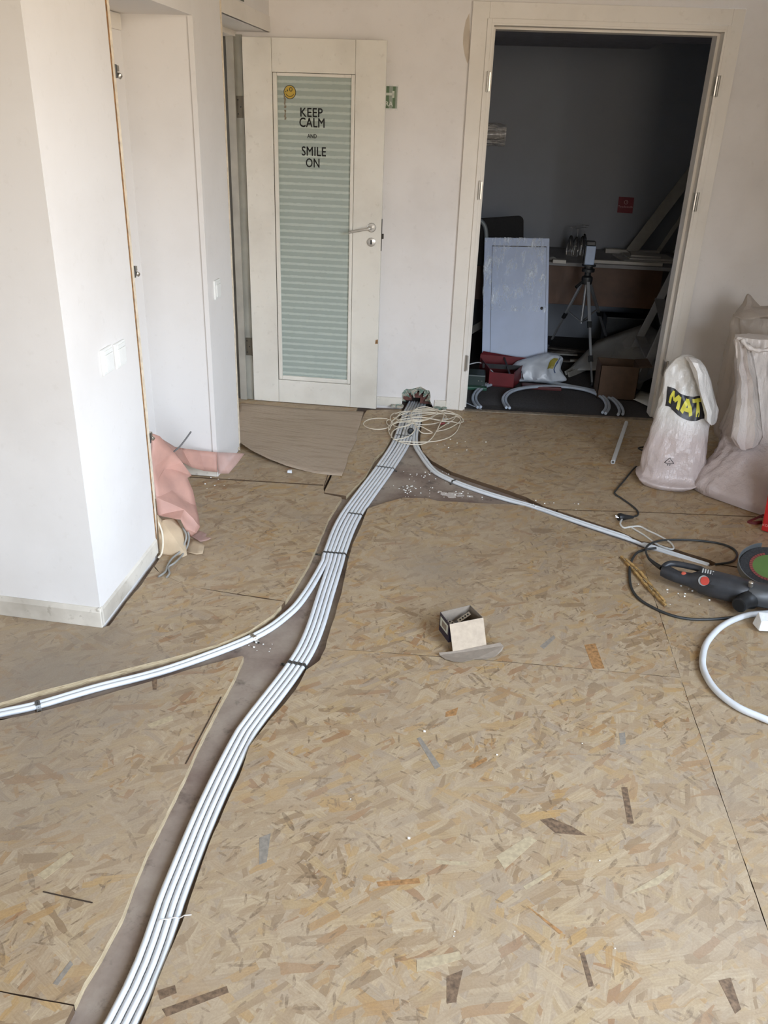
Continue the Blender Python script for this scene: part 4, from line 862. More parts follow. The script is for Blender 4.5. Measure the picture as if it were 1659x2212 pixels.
def stroke(mb, p, q, w, off=.0042, n=6):
    px, py = q[0]-p[0], (q[1]-p[1])*.35; l = sqrt(px*px+py*py); nx, ny = -py/l*w/2, px/l*w/2/.35
    mb.grid(lambda a, b: lab(p[0]+(q[0]-p[0])*a+nx*(2*b-1), p[1]+(q[1]-p[1])*a+ny*(2*b-1), off), n, 1)
mb = MB(); W_ = .062
for p, q in (((.10, .16), (.17, .84)), ((.17, .84), (.245, .40)), ((.245, .40), (.37, .84)), ((.37, .84), (.345, .16)),
             ((.43, .16), (.515, .84)), ((.515, .84), (.60, .14)), ((.465, .36), (.565, .36)),
             ((.62, .80), (.83, .80)), ((.735, .80), (.715, .12))): stroke(mb, p, q, W_)
mb.build('printed_letters', YEL, bag1)
mb = MB()
for p, q in (((.89, .9), (.885, .2)), ((.88, .2), (.99, .2))): stroke(mb, p, q, .03)
mb.build('printed_letter', plain('white_ink', (226, 224, 222), .5), bag1)
mb = MB()
def tri(a, b): return on_bag(b1, -.10+a, .245+b*.42, .003)
for p, q in (((-.085, -.02), (.0, .045)), ((.0, .045), (.085, -.02)), ((.085, -.02), (-.085, -.02))):
    mb.tube([tri(p[0]+(q[0]-p[0])*k/5, p[1]+(q[1]-p[1])*k/5) for k in range(6)], .0013, 5)
mb.tube([tri(.0, -.004), tri(.0, .008)], .0016, 5)
for a in (-.02, .02): mb.tube([tri(a, -.042), tri(a, -.03), tri(a+.018, -.032), tri(a, -.037)], .001, 5)
mb.build('recycling_mark', LAB, bag1)
# big pinkish sack with its loose neck, and the clear bag behind it
R2 = [(1.445, 4.02, .003, .265, .235), (1.45, 4.03, .05, .275, .245), (1.455, 4.06, .11, .245, .225), (1.465, 4.10, .17, .21, .20), (1.465, 4.14, .23, .19, .17)]+[(1.4098,4.16,0.2837,0.1467,0.0734),(1.4009,4.17,0.4018,0.1101,0.0551),(1.3844,4.18,0.517,0.0928,0.0464),(1.3703,4.19,0.6303,0.0952,0.0476),(1.3649,4.2,0.7078,0.1076,0.0538),(1.3727,4.21,0.7446,0.116,0.058)]
bag2 = thing('rubble_sack', 'big slumped pinkish sack with loose white neck at the right picture edge', 'bag', (1.42, 4.12, 0))
Bag(R2, .05, 8, 4.0, .014, 4.2, -.72).mesh(112, 80).build('sack_body', BAGP, bag2, 70)
sheet_rows([[(1.2108,4.08,0.758),(1.2204,4.05,0.7568),(1.2418,4.07,0.76),(1.2551,4.05,0.7524),(1.283,4.08,0.7381)],
            [(1.2237,4.05,0.6795),(1.2313,4.02,0.6876),(1.2615,4.05,0.6819),(1.2718,4.02,0.6858),(1.3089,4.06,0.6713)],
            [(1.2425,4.03,0.5848),(1.2511,3.99,0.5966),(1.2868,4.03,0.5878),(1.3011,4.0,0.5927),(1.3441,4.05,0.5747)],
            [(1.2523,4.0,0.48),(1.2649,3.96,0.4933),(1.3061,4.0,0.4792),(1.324,3.97,0.4875),(1.3726,4.03,0.4676)],
            [(1.2546,3.98,0.382),(1.2734,3.94,0.3875),(1.317,3.975,0.3766),(1.3386,3.945,0.3884),(1.3919,4.0,0.3807)],
            [(1.2522,3.96,0.3061),(1.2781,3.92,0.2989),(1.3256,3.95,0.2845),(1.352,3.92,0.3046),(1.4075,3.98,0.3132)],
            [(1.2837,3.95,0.2669),(1.3007,3.92,0.2628),(1.3339,3.94,0.2531),(1.3542,3.92,0.2741),(1.3917,3.96,0.2812)]], 'hanging_neck', BAGP, bag2, 31, .012, 4)
MB().tube(spline([(1.2331,4.04,0.7643),(1.2494,4.02,0.7416),(1.2835,4.01,0.7265),(1.3194,4.01,0.7244),(1.3687,4.02,0.7316)], 6), [.010+.003*sin(k*.9) for k in range(25)], 8).build('rolled_rim', BAGP, bag2, 60)
R3_ = [(1.66, 4.62, .003, .20, .18), (1.66, 4.62, .06, .24, .21)]+[(1.6407,4.62,0.113,0.2649,0.159),(1.6031,4.62,0.2729,0.2518,0.1511),(1.5545,4.62,0.4793,0.2153,0.1292),(1.5228,4.63,0.6271,0.1799,0.1079),(1.4898,4.63,0.7245,0.1433,0.086),(1.4804,4.63,0.768,0.1311,0.0786)]
bag3 = thing('clear_rubble_bag', 'tall half-clear plastic bag standing behind the slumped sack', 'bag', (1.66, 4.62, 0))
Bag(R3_, .05, 9, 9.0, .014, 3.0, -.3).mesh(80, 60).build('bag_body', BAGT, bag3, 70)
sheet_rows([[(1.2974,4.48,0.7834),(1.3235,4.42,0.7832),(1.3689,4.4,0.79),(1.4248,4.41,0.8052),(1.5243,4.45,0.8168)],
            [(1.317,4.52,0.8049),(1.3321,4.46,0.8131),(1.3667,4.44,0.8191),(1.4283,4.46,0.8326),(1.534,4.5,0.8402)],
            [(1.3526,4.56,0.8396),(1.3582,4.52,0.8405),(1.3791,4.5,0.8361),(1.4451,4.54,0.8273),(1.5591,4.58,0.8356)],
            [(1.3758,4.6,0.8788),(1.3758,4.58,0.8871),(1.3885,4.57,0.8801),(1.4515,4.6,0.8208),(1.5784,4.64,0.8299)]], 'folded_top', BAGT, bag3, 41, .006)

# red bag at the right edge
RED = plain('red_case', (178, 34, 32), .4, 0, .1, 30)
rb = thing('red_case', 'red printed case cut off by the right picture edge beside the sack', 'case', (1.5, 3.52, 0))
c0 = Vector((1.3503,3.5678,0.0)); c1 = Vector((1.3551,3.4568,0.0))
dv = Vector((.8, -.25, 0)); bk = Vector((.10, .22, 0))
nrm = Vector((0, 0, 1))
p0 = c0+Vector((.0, .0, 0)); p1 = p0+Vector((.26, -.14, 0)); p2 = p1+Vector((.08, .13, 0)); p3 = p0+Vector((.08, .13, 0))
def rc(a, b, z): q = p0+(p1-p0)*a+(p3-p0)*b; return (q.x-.055*z*(1-a), q.y+.05*z*0, q.z+z)
MB().box(0, 1, 0, 1, .004, .30, lambda a, b, z: rc(a, b, z)).build('case_body', RED, rb, bevel=.008)
wm = MB()
def fp(a, z): q = Vector(rc(a, 0, z)); n_ = (p1-p0).cross(Vector((0, 0, 1))).normalized(); return q+n_*.0015
for a0, a1, z0, z1 in ((.06, .35, .222, .226), (.06, .35, .165, .169), (.06, .075, .165, .226), (.12, .135, .185, .21), (.12, .3, .183, .187)):
    wm.add([fp(a0, z0), fp(a1, z0), fp(a1, z1), fp(a0, z1)], [(0, 1, 2, 3)])
wm.build('printed_logo', plain('pink_print', (220, 150, 140), .5), rb)['kind'] = 'stuff'
wm = MB(); text_mesh('KOR', .017, wm, lambda a, b, c: fp(.068+a*3.4, .036+b)); wm.build('printed_word', plain('pink_print', (220, 150, 140), .5), rb)['kind'] = 'stuff'
MB().tube(spline([(1.3929,3.6918,0.03),(1.3499,3.6641,0.02),(1.3185,3.6523,0.006),(1.3427,3.642,0.006),(1.3773,3.6502,0.01)], 6), .008, 6, flat=.4).build('case_strap', plain('dark_red_strap', (92, 18, 20), .6), rb, 60)

# ================================================================== ANGLE GRINDER
gr = thing('angle_grinder', 'large dark grey angle grinder with red switch lying on its side', 'grinder', (.98, 2.98, 0))
a0 = Vector((0.8006,3.01,0.05)); a1 = Vector((1.1045,2.8617,0.062))
ax = (a1-a0).normalized(); sd = Vector((ax.y, -ax.x, 0)).normalized(); upv = sd.cross(ax).normalized()
if upv.z < 0: upv = -upv
GL = (a1-a0).length
def gp(t, s=0.0, u=0.0): return a0+ax*(GL*t)+sd*s+upv*u        # along, toward the camera, up
def ring(t, w, h, s=0.0, u=0.0, n=20, sq=2.6):
    out = []
    for j in range(n):
        c, d = cos(2*pi*j/n), sin(2*pi*j/n)
        out.append(gp(t, s+w*(abs(c)**(2/sq))*(1 if c > 0 else -1), u+h*(abs(d)**(2/sq))*(1 if d > 0 else -1)))
    return out
# rear handle: lower grip + upper loop bar, then motor housing and gear head
MB().loft([ring(0, .012, .012), ring(.01, .022, .020), ring(.08, .027, .024, .004), ring(.2, .024, .022, .008, -.006), ring(.34, .027, .026, .008, -.004), ring(.42, .036, .038, .004, 0), ring(.46, .043, .044)]).build('rear_handle', CHAR, gr, 40)
MB().tube(spline([gp(.02, -.004, .012), gp(.05, -.022, .022), gp(.12, -.036, .026), gp(.28, -.040, .028), gp(.40, -.036, .03), gp(.47, -.022, .03)], 6), .0125, 10).build('handle_loop', CHAR, gr, 60)
MB().loft([ring(.44, .040, .042), ring(.47, .047, .047), ring(.6, .050, .049), ring(.85, .049, .048), ring(.97, .046, .046), ring(1.0, .040, .042)]).build('motor_housing', CHAR, gr, 40)
MB().loft([ring(.985, .046, .046), ring(1.03, .05, .045), ring(1.13, .052, .042, -.01), ring(1.25, .05, .040, -.02), ring(1.33, .03, .03, -.02)]).build('gear_head', plain('grey_alloy', (84, 86, 88), .45, .5), gr, 40)
for k in range(5):
    MB().bar(gp(.455+.028*k, -.010, .0475), gp(.467+.028*k, .018, .0455), .005, .003, tuple(upv)).build('vent_slot', plain('pale_vent', (190, 192, 190), .5), gr)
def decal(t, s, r1, r2, off=.0, deg=35):
    # flat oval on the camera-side upper flank of the housing
    a = radians(deg); n_ = sd*cos(a)+upv*sin(a); v_ = -sd*sin(a)+upv*cos(a); c = gp(t)+n_*(.0505+off)
    return MB().loft([[c+ax*(r1*cos(2*pi*j/18))+v_*(r2*sin(2*pi*j/18))+n_*h for j in range(18)] for h in (-.012, .003)])
decal(.505, 0, .019, .020, -.0035, 30).build('switch_surround', plain('grey_ring', (150, 150, 148), .5), gr)
decal(.52, 0, .0165, .017, -.0005, 30).build('red_switch', plain('red_plastic', (176, 62, 50), .4), gr, bevel=.001)
decal(.60, 0, .0125, .0125, -.002, 22).build('brush_cap', BLACKP, gr)
MB().lathe([(.010, 0), (.009, .006), (.006, .008)], gp(.265, .012, .014), tuple(upv+sd*.5), 14).build('lock_button', plain('orange_red_button', (186, 88, 70), .4), gr, 40)
# dust elbow / side handle mount (open black tube) towards the camera
e0 = Vector((1.0453,2.7901,0.046)); e1 = Vector((1.1363,2.8881,0.058))
ed = (e1-e0).normalized()
MB().lathe([(.024, 0), (.028, .001), (.029, .03), (.034, .045), (.042, .062), (.043, .10), (.03, .118)], e0, tuple(ed), 20).build('side_sleeve', BLACKP, gr, 40)
MB().lathe([(.0225, -.0008), (.0225, .001)], e0, tuple(ed), 20).build('sleeve_mouth', plain('sleeve_inside', (10, 10, 10), .8), gr)
MB().lathe([(.009, 0), (.009, .02), (.004, .024)], gp(.99, .03, .045), tuple(upv+sd*.3), 12).build('steel_stud', STEEL, gr, 40)
# cutting disc and guard (disc lies nearly flat, facing up)
dc = Vector((1.2236,3.0461,0.085)); dn = Vector((-.12, -.30, .95)).normalized()
dx = dn.orthogonal().normalized(); dx = (Vector((1, 0, 0))-dn*dn.x).normalized(); dy = dn.cross(dx)
def dp(r, a, h=0.0): return dc+(dx*cos(a)+dy*sin(a))*r+dn*h
gm = plain('grey_guard_steel', (132, 136, 138), .4, .6)
def arc(r, a0_, a1_, h0, h1, t, n=36):
    R_ = [[dp(r, a, h0), dp(r+t, a, h0), dp(r+t, a, h1), dp(r, a, h1)] for a in [radians(a0_+(a1_-a0_)*k/n) for k in range(n+1)]]
    return MB().loft(R_)
arc(.118, 95, 330, -.012, .020, .003).build('disc_guard', gm, gr, 40)
arc(.104, 95, 330, -.012, -.010, .016).build('guard_rim', gm, gr)
ds = MB().lathe([(.112, 0), (.112, .003), (.02, .003), (.02, .0)], dc, tuple(dn), 40).build('cutting_disc', plain('abrasive_black', (48, 48, 50), .9, 0, .2, 120), gr, 40)
MB().lathe([(.066, .0032), (.066, .0042)], dc, tuple(dn), 36).build('disc_label', plain('green_disc_label', (84, 112, 58), .6), ds)
mb = MB()
for k in range(18):
    a = radians(95+k*9); mb.add([dp(.066, a, .0046), dp(.078, a, .0046), dp(.078, a+.13, .0046), dp(.066, a+.13, .0046)], [(0, 1, 2, 3)])
mb.build('disc_print', plain('red_disc_print', (128, 62, 58), .6), ds)
CRD = plain('black_rubber_cord', (44, 46, 46), .5)
gc = [(0.8071,3.0265,0.05),(0.7934,3.0907,0.035),(0.7834,3.1613,0.02),(0.7839,3.2421,0.015),(0.8041,3.3037,0.012),(0.8527,3.3568,0.01),(0.9179,3.3865,0.008),(1.0215,3.4053,0.006),(1.1185,3.3963,0.006),(1.1689,3.3612,0.006),(1.1784,3.3066,0.006),(1.1569,3.252,0.006),(1.1222,3.2129,0.008),(1.0605,3.189,0.006)]
MB().tube(spline(gc[:3], 6), [.0105-.0004*k for k in range(13)], 10).build('cord_sleeve', BLACKP, gr, 60)
MB().tube(spline(gc, 7), .0048, 8).build('cord', CRD, gr, 60)
tag(MB().tube(spline([(0.8338,3.2753,0.016),(0.7899,3.2715,0.007),(0.745,3.2308,0.006),(0.7089,3.141,0.006),(0.6885,3.0382,0.006),(0.6793,2.9243,0.006),(0.6957,2.8456,0.006),(0.7383,2.7884,0.006),(0.7981,2.7428,0.006),(0.8621,2.7283,0.006),(0.9306,2.737,0.006),(1.0024,2.7591,0.006),(1.096,2.7982,0.006),(1.2364,2.8759,0.006)], 7), .0052, 8).build('power_cord', CRD, None, 60), 'thick black power cord looping in front of the grinder', 'cord')
# plug on its cord
pg = thing('plug_cord', 'black cord with plug lying between the bag and the right conduits', 'cord', (0.7497,3.6066,0.0))
MB().tube(spline([(0.9338,4.2132,0.006),(0.9053,4.2471,0.006),(0.8884,4.2462,0.005),(0.8121,4.0632,0.005),(0.7449,3.9052,0.005),(0.7373,3.8632,0.005),(0.7655,3.8066,0.005),(0.801,3.7313,0.005),(0.8179,3.6709,0.005),(0.8087,3.6256,0.006),(0.7807,3.5955,0.008)], 6), .0042, 7).build('cord', CRD, pg, 60)
q0, q1 = [Vector(p) for p in [(0.7831,3.5875,0.012),(0.7122,3.5654,0.016)]]
MB().tube([q0, q0.lerp(q1, .35), q0.lerp(q1, .6), q0.lerp(q1, .85), q1], [.006, .010, .014, .019, .017], 12).build('plug_body', BLACKP, pg, 40)
for o_ in (-.007, .007):
    MB().tube([q1+Vector((0, o_, 0)), q1+Vector((-.014, o_*1.0, .002))], .0022, 6).build('plug_pin', STEEL, pg)
cable([(1.0042,4.5904,0.005),(0.9709,4.5758,0.005),(0.9552,4.5574,0.005),(0.969,4.5305,0.005),(0.993,4.5207,0.005)], .0042, 'tip of a black cord poking out beside the white woven bag', CRD)
CLR = NT('clear_plastic'); CLR.set(Base_Color=(.86, .88, .86, 1), Roughness=.15, Alpha=.4); CLR = CLR.m
tag(MB().tube(spline([(0.7255,3.5514,0.012),(0.7132,3.5038,0.01),(0.7265,3.4759,0.006),(0.7575,3.4914,0.006),(0.8007,3.5044,0.006),(0.8317,3.4671,0.006),(0.8741,3.4189,0.006),(0.9097,3.3618,0.006),(0.9151,3.316,0.005),(0.8989,3.3019,0.004),(0.8503,3.3368,0.004),(0.8047,3.4238,0.004),(0.7634,3.487,0.004)], 6), .0045, 7).build('clear_cable', CLR, None, 60), 'clear plastic strap curling from the plug towards the grinder', 'strap')

# white tube loop at the right edge, tube offcut, foam, board offcuts
tag(MB().tube(spline([(1.346,2.8528,0.0115),(1.2415,2.8411,0.0115),(1.1648,2.8144,0.0115),(1.073,2.7788,0.0115),(0.9725,2.6946,0.0115),(0.8922,2.5782,0.0115),(0.8515,2.4722,0.0115),(0.8383,2.3846,0.0115),(0.8524,2.2914,0.0115),(0.8968,2.2158,0.0115),(0.9551,2.1732,0.0115),(1.0149,2.1434,0.0115),(1.125,2.1101,0.0115)], 8), .0112, 12).build('bent_tube', PIPEM, None, 60), 'single white plastic tube bent in a loop at the right edge of the floor', 'tube')
p, q = [Vector(v) for v in [(0.9468,4.9837,0.012),(0.7783,4.287,0.012)]]
tb = tag(MB().tube([p, q], .0115, 14).build('tube_offcut', PIPEM, None, 60), 'short straight piece of white tube lying before the dark doorway', 'tube')
MB().lathe([(.008, 0), (.008, .0008)], q, tuple((q-p).normalized()), 14).build('tube_mouth', plain('tube_inside', (90, 88, 84), .8), tb)
mb = MB(); chunk(mb, (1.1457,2.7112,0.03), (.07, .03, .028), 0, 8)
tag(mb.build('foam_block', plain('white_polystyrene', (238, 240, 240), .7, 0, .03, 120, .5, 150), None, bevel=.006), 'broken lump of white polystyrene inside the bent tube loop', 'foam')
OFF = plain('splintered_strip', (176, 142, 88), .8, 0, .3, 50, .6, 80)
for pts, lb in (([(0.6755,3.1885,0.006),(0.7135,3.0583,0.006),(0.7453,2.9361,0.006),(0.7892,2.8075,0.008)], 'long thin splintered board offcut, the front one of two strips'), ([(0.6891,3.1548,0.012),(0.7304,3.0544,0.012),(0.7548,2.9567,0.012),(0.7888,2.828,0.012)], 'short dark-edged splintered strip behind the longer offcut')):
    t_ = thing('board_offcut', lb, 'offcut', pts[1])
    mb = MB()
    for k in range(3): mb.bar(pts[k], pts[k+1], .012-.002*abs(k-1), .010)
    mb.build('strip', OFF if 'long' in lb else RAWBRN, t_, bevel=.002)
    sp_ = MB(); random.seed(5)
    for k in range(8):
        a = Vector(pts[0]).lerp(Vector(pts[3]), random.random()); d = (Vector(pts[3])-Vector(pts[0])).normalized()
        sp_.bar(a, a+d*.04+Vector((random.uniform(-.008, .008), random.uniform(-.008, .008), random.uniform(0, .008))), .003, .002)
    sp_.build('splinter', OSBE, t_)['kind'] = 'stuff'
# white crumbs of cut conduit and foam
random.seed(31); mb = MB()
zones = [((-0.186,3.9744,0.0), .12, .10, 26, -TH), ((-0.2415,3.7794,0.0), .10, .10, 18, -TH), ((-0.0113,3.7669,0.0), .14, .06, 22, -TH), ((-0.2868,3.7704,0.0), .02, .12, 18, -TH), ((0.925,2.9423,0.0), .18, .12, 26, 0), ((0.3902,3.6785,0.0), .2, .10, 14, 0), ((-0.0599,4.417,0.0), .2, .2, 14, 0), ((-1.2381,3.6391,0.0), .1, .12, 8, 0), ((-0.6617,2.3294,0.0), .06, .04, 10, -TH), ((0.059,1.7428,-0.0), .5, .6, 10, 0)]
for c, sx_, sy_, n, z in zones:
    for k in range(n):
        x, y = c[0]+random.gauss(0, sx_*.6), c[1]+random.gauss(0, sy_*.6); s = random.choice((.0010, .0013, .0016, .0024))
        chunk(mb, (x, y, (.001 if z == 0 else -TH+.002)+s*.5), (s*1.5, s, s*.8), 0, k*13+7)
tag(mb.build('white_crumbs', plain('white_foam_crumb', (236, 236, 230), .7), recenter=False), 'tiny white crumbs of foam and plaster scattered on the floor', 'crumbs', kind='stuff')
mb = MB(); random.seed(8)
c = Vector((-0.0822,3.7507,-0.019))
for k in range(26):
    s = random.uniform(.004, .012); chunk(mb, (c.x+random.gauss(0, .035), c.y+random.gauss(0, .016), -TH+.001), (s*1.6, s, .0012), 0, k+300)
tag(mb.build('plaster_smear', plain('white_plaster_smear', (190, 182, 174), .8)), 'whitish plaster flakes on the bare triangle of subfloor', 'plaster', kind='stuff')

# ================================================================== THE DARK ROOM
# desk
dk = thing('desk', 'long desk with grey top and wooden front panel against the dark room wall', 'desk', (.6, 6.9, 0))
MB().box(-.55, 1.62, 6.42, 7.28, .715, .74).build('desk_top', plain('grey_laminate', (120, 120, 122), .5, 0, .06), dk, bevel=.002)
MB().box(-.45, 1.40, 6.70, 6.72, .385, .715).build('modesty_panel', plain('brown_veneer', (96, 66, 46), .5, 0, .2, 5), dk, bevel=.002)
for x in (-.45, 1.36): MB().box(x, x+.04, 6.50, 7.2, 0, .715).build('desk_leg', plain('dark_frame', (46, 46, 48), .5), dk)
# wrapped steel cabinet leaning on the desk
CABM = plain('white_enclosure_paint', (166, 180, 206), .35, 0, .03, 6)
ec = thing('electrical_cabinet', 'flat white steel wall cabinet wrapped in glossy film, standing on end', 'cabinet', (.27, 6.05, 0))
q = [Vector(v) for v in [(-0.0085,6.24,0.9084),(0.4479,6.24,0.9237),(0.5216,5.98,0.0762),(0.047,5.98,0.0452)]]
q[2].z = q[3].z = .012
def em(a, b, c):                                # a across, b up, c behind the face
    p = (q[3].lerp(q[2], a)).lerp(q[0].lerp(q[1], a), b); n_ = Vector((0, .965, -.27)); return p+n_*c
MB().box(0, 1, 0, 1, 0, .11, em).build('cabinet_body', CABM, ec, bevel=.003)
cd = MB().box(.125, .955, .02, .935, -.004, .0, em).build('cabinet_door', CABM, ec, bevel=.001)
mb = MB().box(.119, .125, .02, .94, -.001, .0, em).box(.119, .955, .935, .942, -.001, .0, em).box(.955, .959, .02, .94, -.001, .0, em); mb.build('door_gap', INK, ec)
MB().lathe([(.011, 0), (.011, .006), (.006, .008)], em(.90, .49, -.004), (0, -1, .25), 14).build('lock', INK, cd, 40)
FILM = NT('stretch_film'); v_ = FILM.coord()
FILM.set(Base_Color=(.84, .92, 1, 1), Roughness=.25, Alpha=FILM.rng(FILM.noise(FILM.mapping(v_, (0, 0, 0), (14, 14, 3)), 1.6, 6, .7), .50, .70, .0, .9)); FILM = FILM.m  # patchy alpha paints window reflections on the film as pale streaks
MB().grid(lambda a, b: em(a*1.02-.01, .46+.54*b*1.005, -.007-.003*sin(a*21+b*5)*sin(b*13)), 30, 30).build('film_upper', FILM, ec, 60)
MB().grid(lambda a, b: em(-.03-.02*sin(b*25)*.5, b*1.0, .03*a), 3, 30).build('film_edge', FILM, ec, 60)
# black chair
ch = thing('office_chair', 'black office chair with rounded backrest behind the wrapped cabinet', 'chair', (-.32, 6.14, 0))
BK = plain('black_mesh_fabric', (20, 20, 22), .9, 0, .2, 60)
c2 = [(-0.1764,6.39,1.0088),(0.2206,6.39,1.052),(0.2607,6.39,1.0158),(0.2881,6.39,0.7519),(-0.1523,6.39,0.6798)]
bp = [(x, z) for x, y, z in c2]
rb_ = [bp[0]]+[(bp[1][0]+(bp[2][0]-bp[1][0])*sin(k*pi/12), bp[1][1]-(bp[1][1]-bp[2][1])*(1-cos(k*pi/12))) for k in range(7)]+[(bp[3][0], bp[3][1]-.02), (bp[4][0]-.12, bp[4][1]-.02), (bp[0][0]-.15, bp[0][1]-.02)]
MB().prism(rb_, 6.372, 6.408, lambda a, b, c: (a, c, b)).build('backrest', BK, ch, bevel=.010)
MB().tube(spline([(-0.1093,6.355,1.0216),(-0.0551,6.355,1.0113),(-0.0192,6.355,0.9811),(-0.0016,6.355,0.9308),(0.0094,6.355,0.8409)], 5), .016, 10).build('armrest', plain('grey_tube', (104, 112, 116), .4), ch, 60)
MB().box(-.55, -.10, 5.92, 6.36, .42, .50).build('seat', BK, ch, bevel=.02)
MB().tube([(-.32, 6.14, .10), (-.32, 6.14, .42)], .03, 12).build('gas_post', BLACKP, ch, 40)
for k in range(5):
    a = 2*pi*k/5+.3; MB().bar((-.32, 6.14, .09), (-.32+.24*cos(a), 6.14+.24*sin(a), .035), .04, .03).build('foot_spoke', BLACKP, ch, bevel=.005)
MB().bar((-.32, 6.36, .46), (-.2, 6.385, .80), .06, .015, (0, 1, 0)).build('back_stem', BLACKP, ch)
# flutes upside down on the desk
GLS = NT('clear_glass'); GLS.set(Base_Color=(1, 1, 1, 1), Roughness=.02, Transmission_Weight=1.0, IOR=1.45); GLS = GLS.m
GPOS = [(0.654,6.8316,0.74),(0.6914,6.7687,0.74),(0.7436,6.8388,0.74),(0.7711,6.9798,0.74)]
def flute(x, y, label):
    t = thing('champagne_flute', label, 'glass', (x, y, .74), 'upturned flutes on the desk')
    MB().lathe([(.023, 0), (.026, .03), (.027, .07), (.022, .11), (.010, .14), (.0055, .146)], (x, y, .741), (0, 0, 1), 18).build('bowl', GLS, t, 60)
    MB().lathe([(.005, 0), (.0042, .03), (.005, .058)], (x, y, .887), (0, 0, 1), 10).build('stem', GLS, t, 60)
    MB().lathe([(.006, 0), (.028, .004), (.029, .006), (.0, .0062)], (x, y, .945), (0, 0, 1), 20).build('foot', GLS, t, 60)
    return t
f0 = flute(GPOS[0][0], GPOS[0][1], 'upturned champagne flute on the desk, leftmost of the four')
for k, lb in ((1, 'upturned champagne flute on the desk, second from the left'), (2, 'upturned champagne flute on the desk, front one of the right pair'), (3, 'upturned champagne flute on the desk, back one of the right pair')):
    dup(f0, (GPOS[k][0], GPOS[k][1]+(.02 if k == 3 else 0), .74), lb)
# boards and small packets on the desk
PB = plain('pale_panel', (176, 174, 168), .6, 0, .05)
d_z = .741
for k, (x0, x1, y0, y1, h, rot, lb) in enumerate(((.98, 1.30, 6.46, 6.50, .022, 0, 'long pale batten along the front edge of the desk'), (1.02, 1.40, 6.62, 6.98, .012, .12, 'lowest flat grey panel stacked on the desk'), (1.08, 1.42, 6.66, 6.96, .012, .05, 'middle flat grey panel stacked on the desk'), (1.12, 1.34, 6.72, 6.94, .012, -.1, 'topmost small grey panel stacked on the desk'), (.96, 1.38, 7.06, 7.14, .03, .0, 'narrow pale board at the back of the desk'))):
    zz = d_z if k in (0, 1, 4) else d_z+.0125*(k-1)
    mx, my = (x0+x1)/2, (y0+y1)/2
    def rm(a, b, c, mx=mx, my=my, r=rot): return (mx+a*cos(r)-b*sin(r), my+a*sin(r)+b*cos(r), c)
    if k == 0: x0 = .80
    tag(MB().box(x0-mx, x1-mx, y0-my, y1-my, zz, zz+h, rm).build('flat_panel', PB, None, bevel=.001), lb, 'panel')
pk0 = (0.5587,6.3605,0.75)
tag(MB().box(pk0[0]-.06, pk0[0]+.035, pk0[1]-.01, pk0[1]+.06, .741, .765).build('small_carton', PB, None, bevel=.002), 'small white carton on the desk beside the upturned flutes', 'box')
tag(MB().grid(lambda a, b: (0.489-.02+a*.12, 6.46+b*.10, .745+.02*sin(a*5)*sin(b*3)**2), 10, 10).build('crumpled_wrapper', PB, None, 40, solid=.001), 'crumpled pale wrapper on the desk next to the small carton', 'wrapper')
# tripod with its device
tp = thing('tripod', 'silver and black camera tripod standing on the dark carpet', 'tripod', (.80, 6.2, 0))
top = Vector((0.7365,6.16,0.6667)); ALU = plain('silver_aluminium', (170, 174, 178), .35, .7, .05)
feet = [Vector((0.821,5.7788,0.0)), Vector((0.4892,6.3688,0.0)), Vector((1.0786,6.718,0.0))]
for k, ft_ in enumerate(feet):
    d = (ft_-top); s0 = top+Vector((d.x, d.y, 0)).normalized()*.025
    m1 = s0.lerp(ft_, .42); m2 = s0.lerp(ft_, .74)
    MB().bar(s0, m1, .022, .013).build('leg', ALU, tp, bevel=.002)
    lw = MB().bar(m1, m2, .016, .010).bar(m2, ft_+Vector((0, 0, .02)), .012, .008).build('leg_extension', ALU, tp)
    for m in (m1, m2): MB().bar(m-d.normalized()*.022, m+d.normalized()*.022, .030, .020).build('leg_clip', BLACKP, lw, bevel=.003)
    MB().lathe([(.009, 0), (.011, .01), (.007, .03)], ft_, (0, 0, 1), 10).build('rubber_foot', BLACKP, lw)
    MB().bar(top+Vector((0, 0, -.30)), s0.lerp(ft_, .36), .012, .004).build('brace', ALU, tp)
MB().tube([top+Vector((0, 0, -.31)), top+Vector((0, 0, .03))], .011, 12).build('centre_column', ALU, tp, 40)
MB().lathe([(.035, -.03), (.04, 0), (.038, .018), (.022, .03)], top, (0, 0, 1), 16).build('shoulder', BLACKP, tp, 40)
MB().lathe([(.022, .03), (.022, .05), (.045, .055), (.045, .075), (.03, .08), (.03, .09), (.05, .094), (.05, .104)], top, (0, 0, 1), 16).build('pan_head', BLACKP, tp, 30)
MB().tube([top+Vector((-.03, -.02, -.01)), top+Vector((-.075, -.05, -.05))], [.008, .012], 10).build('crank_knob', BLACKP, tp, 40)
lv = thing('laser_level', 'grey blue boxy measuring device on top of the tripod', 'level', (top.x, top.y, top.z+.104))
MB().box(top.x-.038, top.x+.030, top.y-.035, top.y+.035, top.z+.105, top.z+.232).build('device_body', plain('blue_grey_plastic', (142, 160, 186), .4), lv, bevel=.006)
MB().box(top.x-.044, top.x-.036, top.y-.037, top.y+.037, top.z+.105, top.z+.226).build('side_bumper', BLACKP, lv, bevel=.003)
MB().box(top.x-.040, top.x+.026, top.y-.036, top.y+.036, top.z+.232, top.z+.262).build('device_cap', BLACKP, lv, bevel=.008)
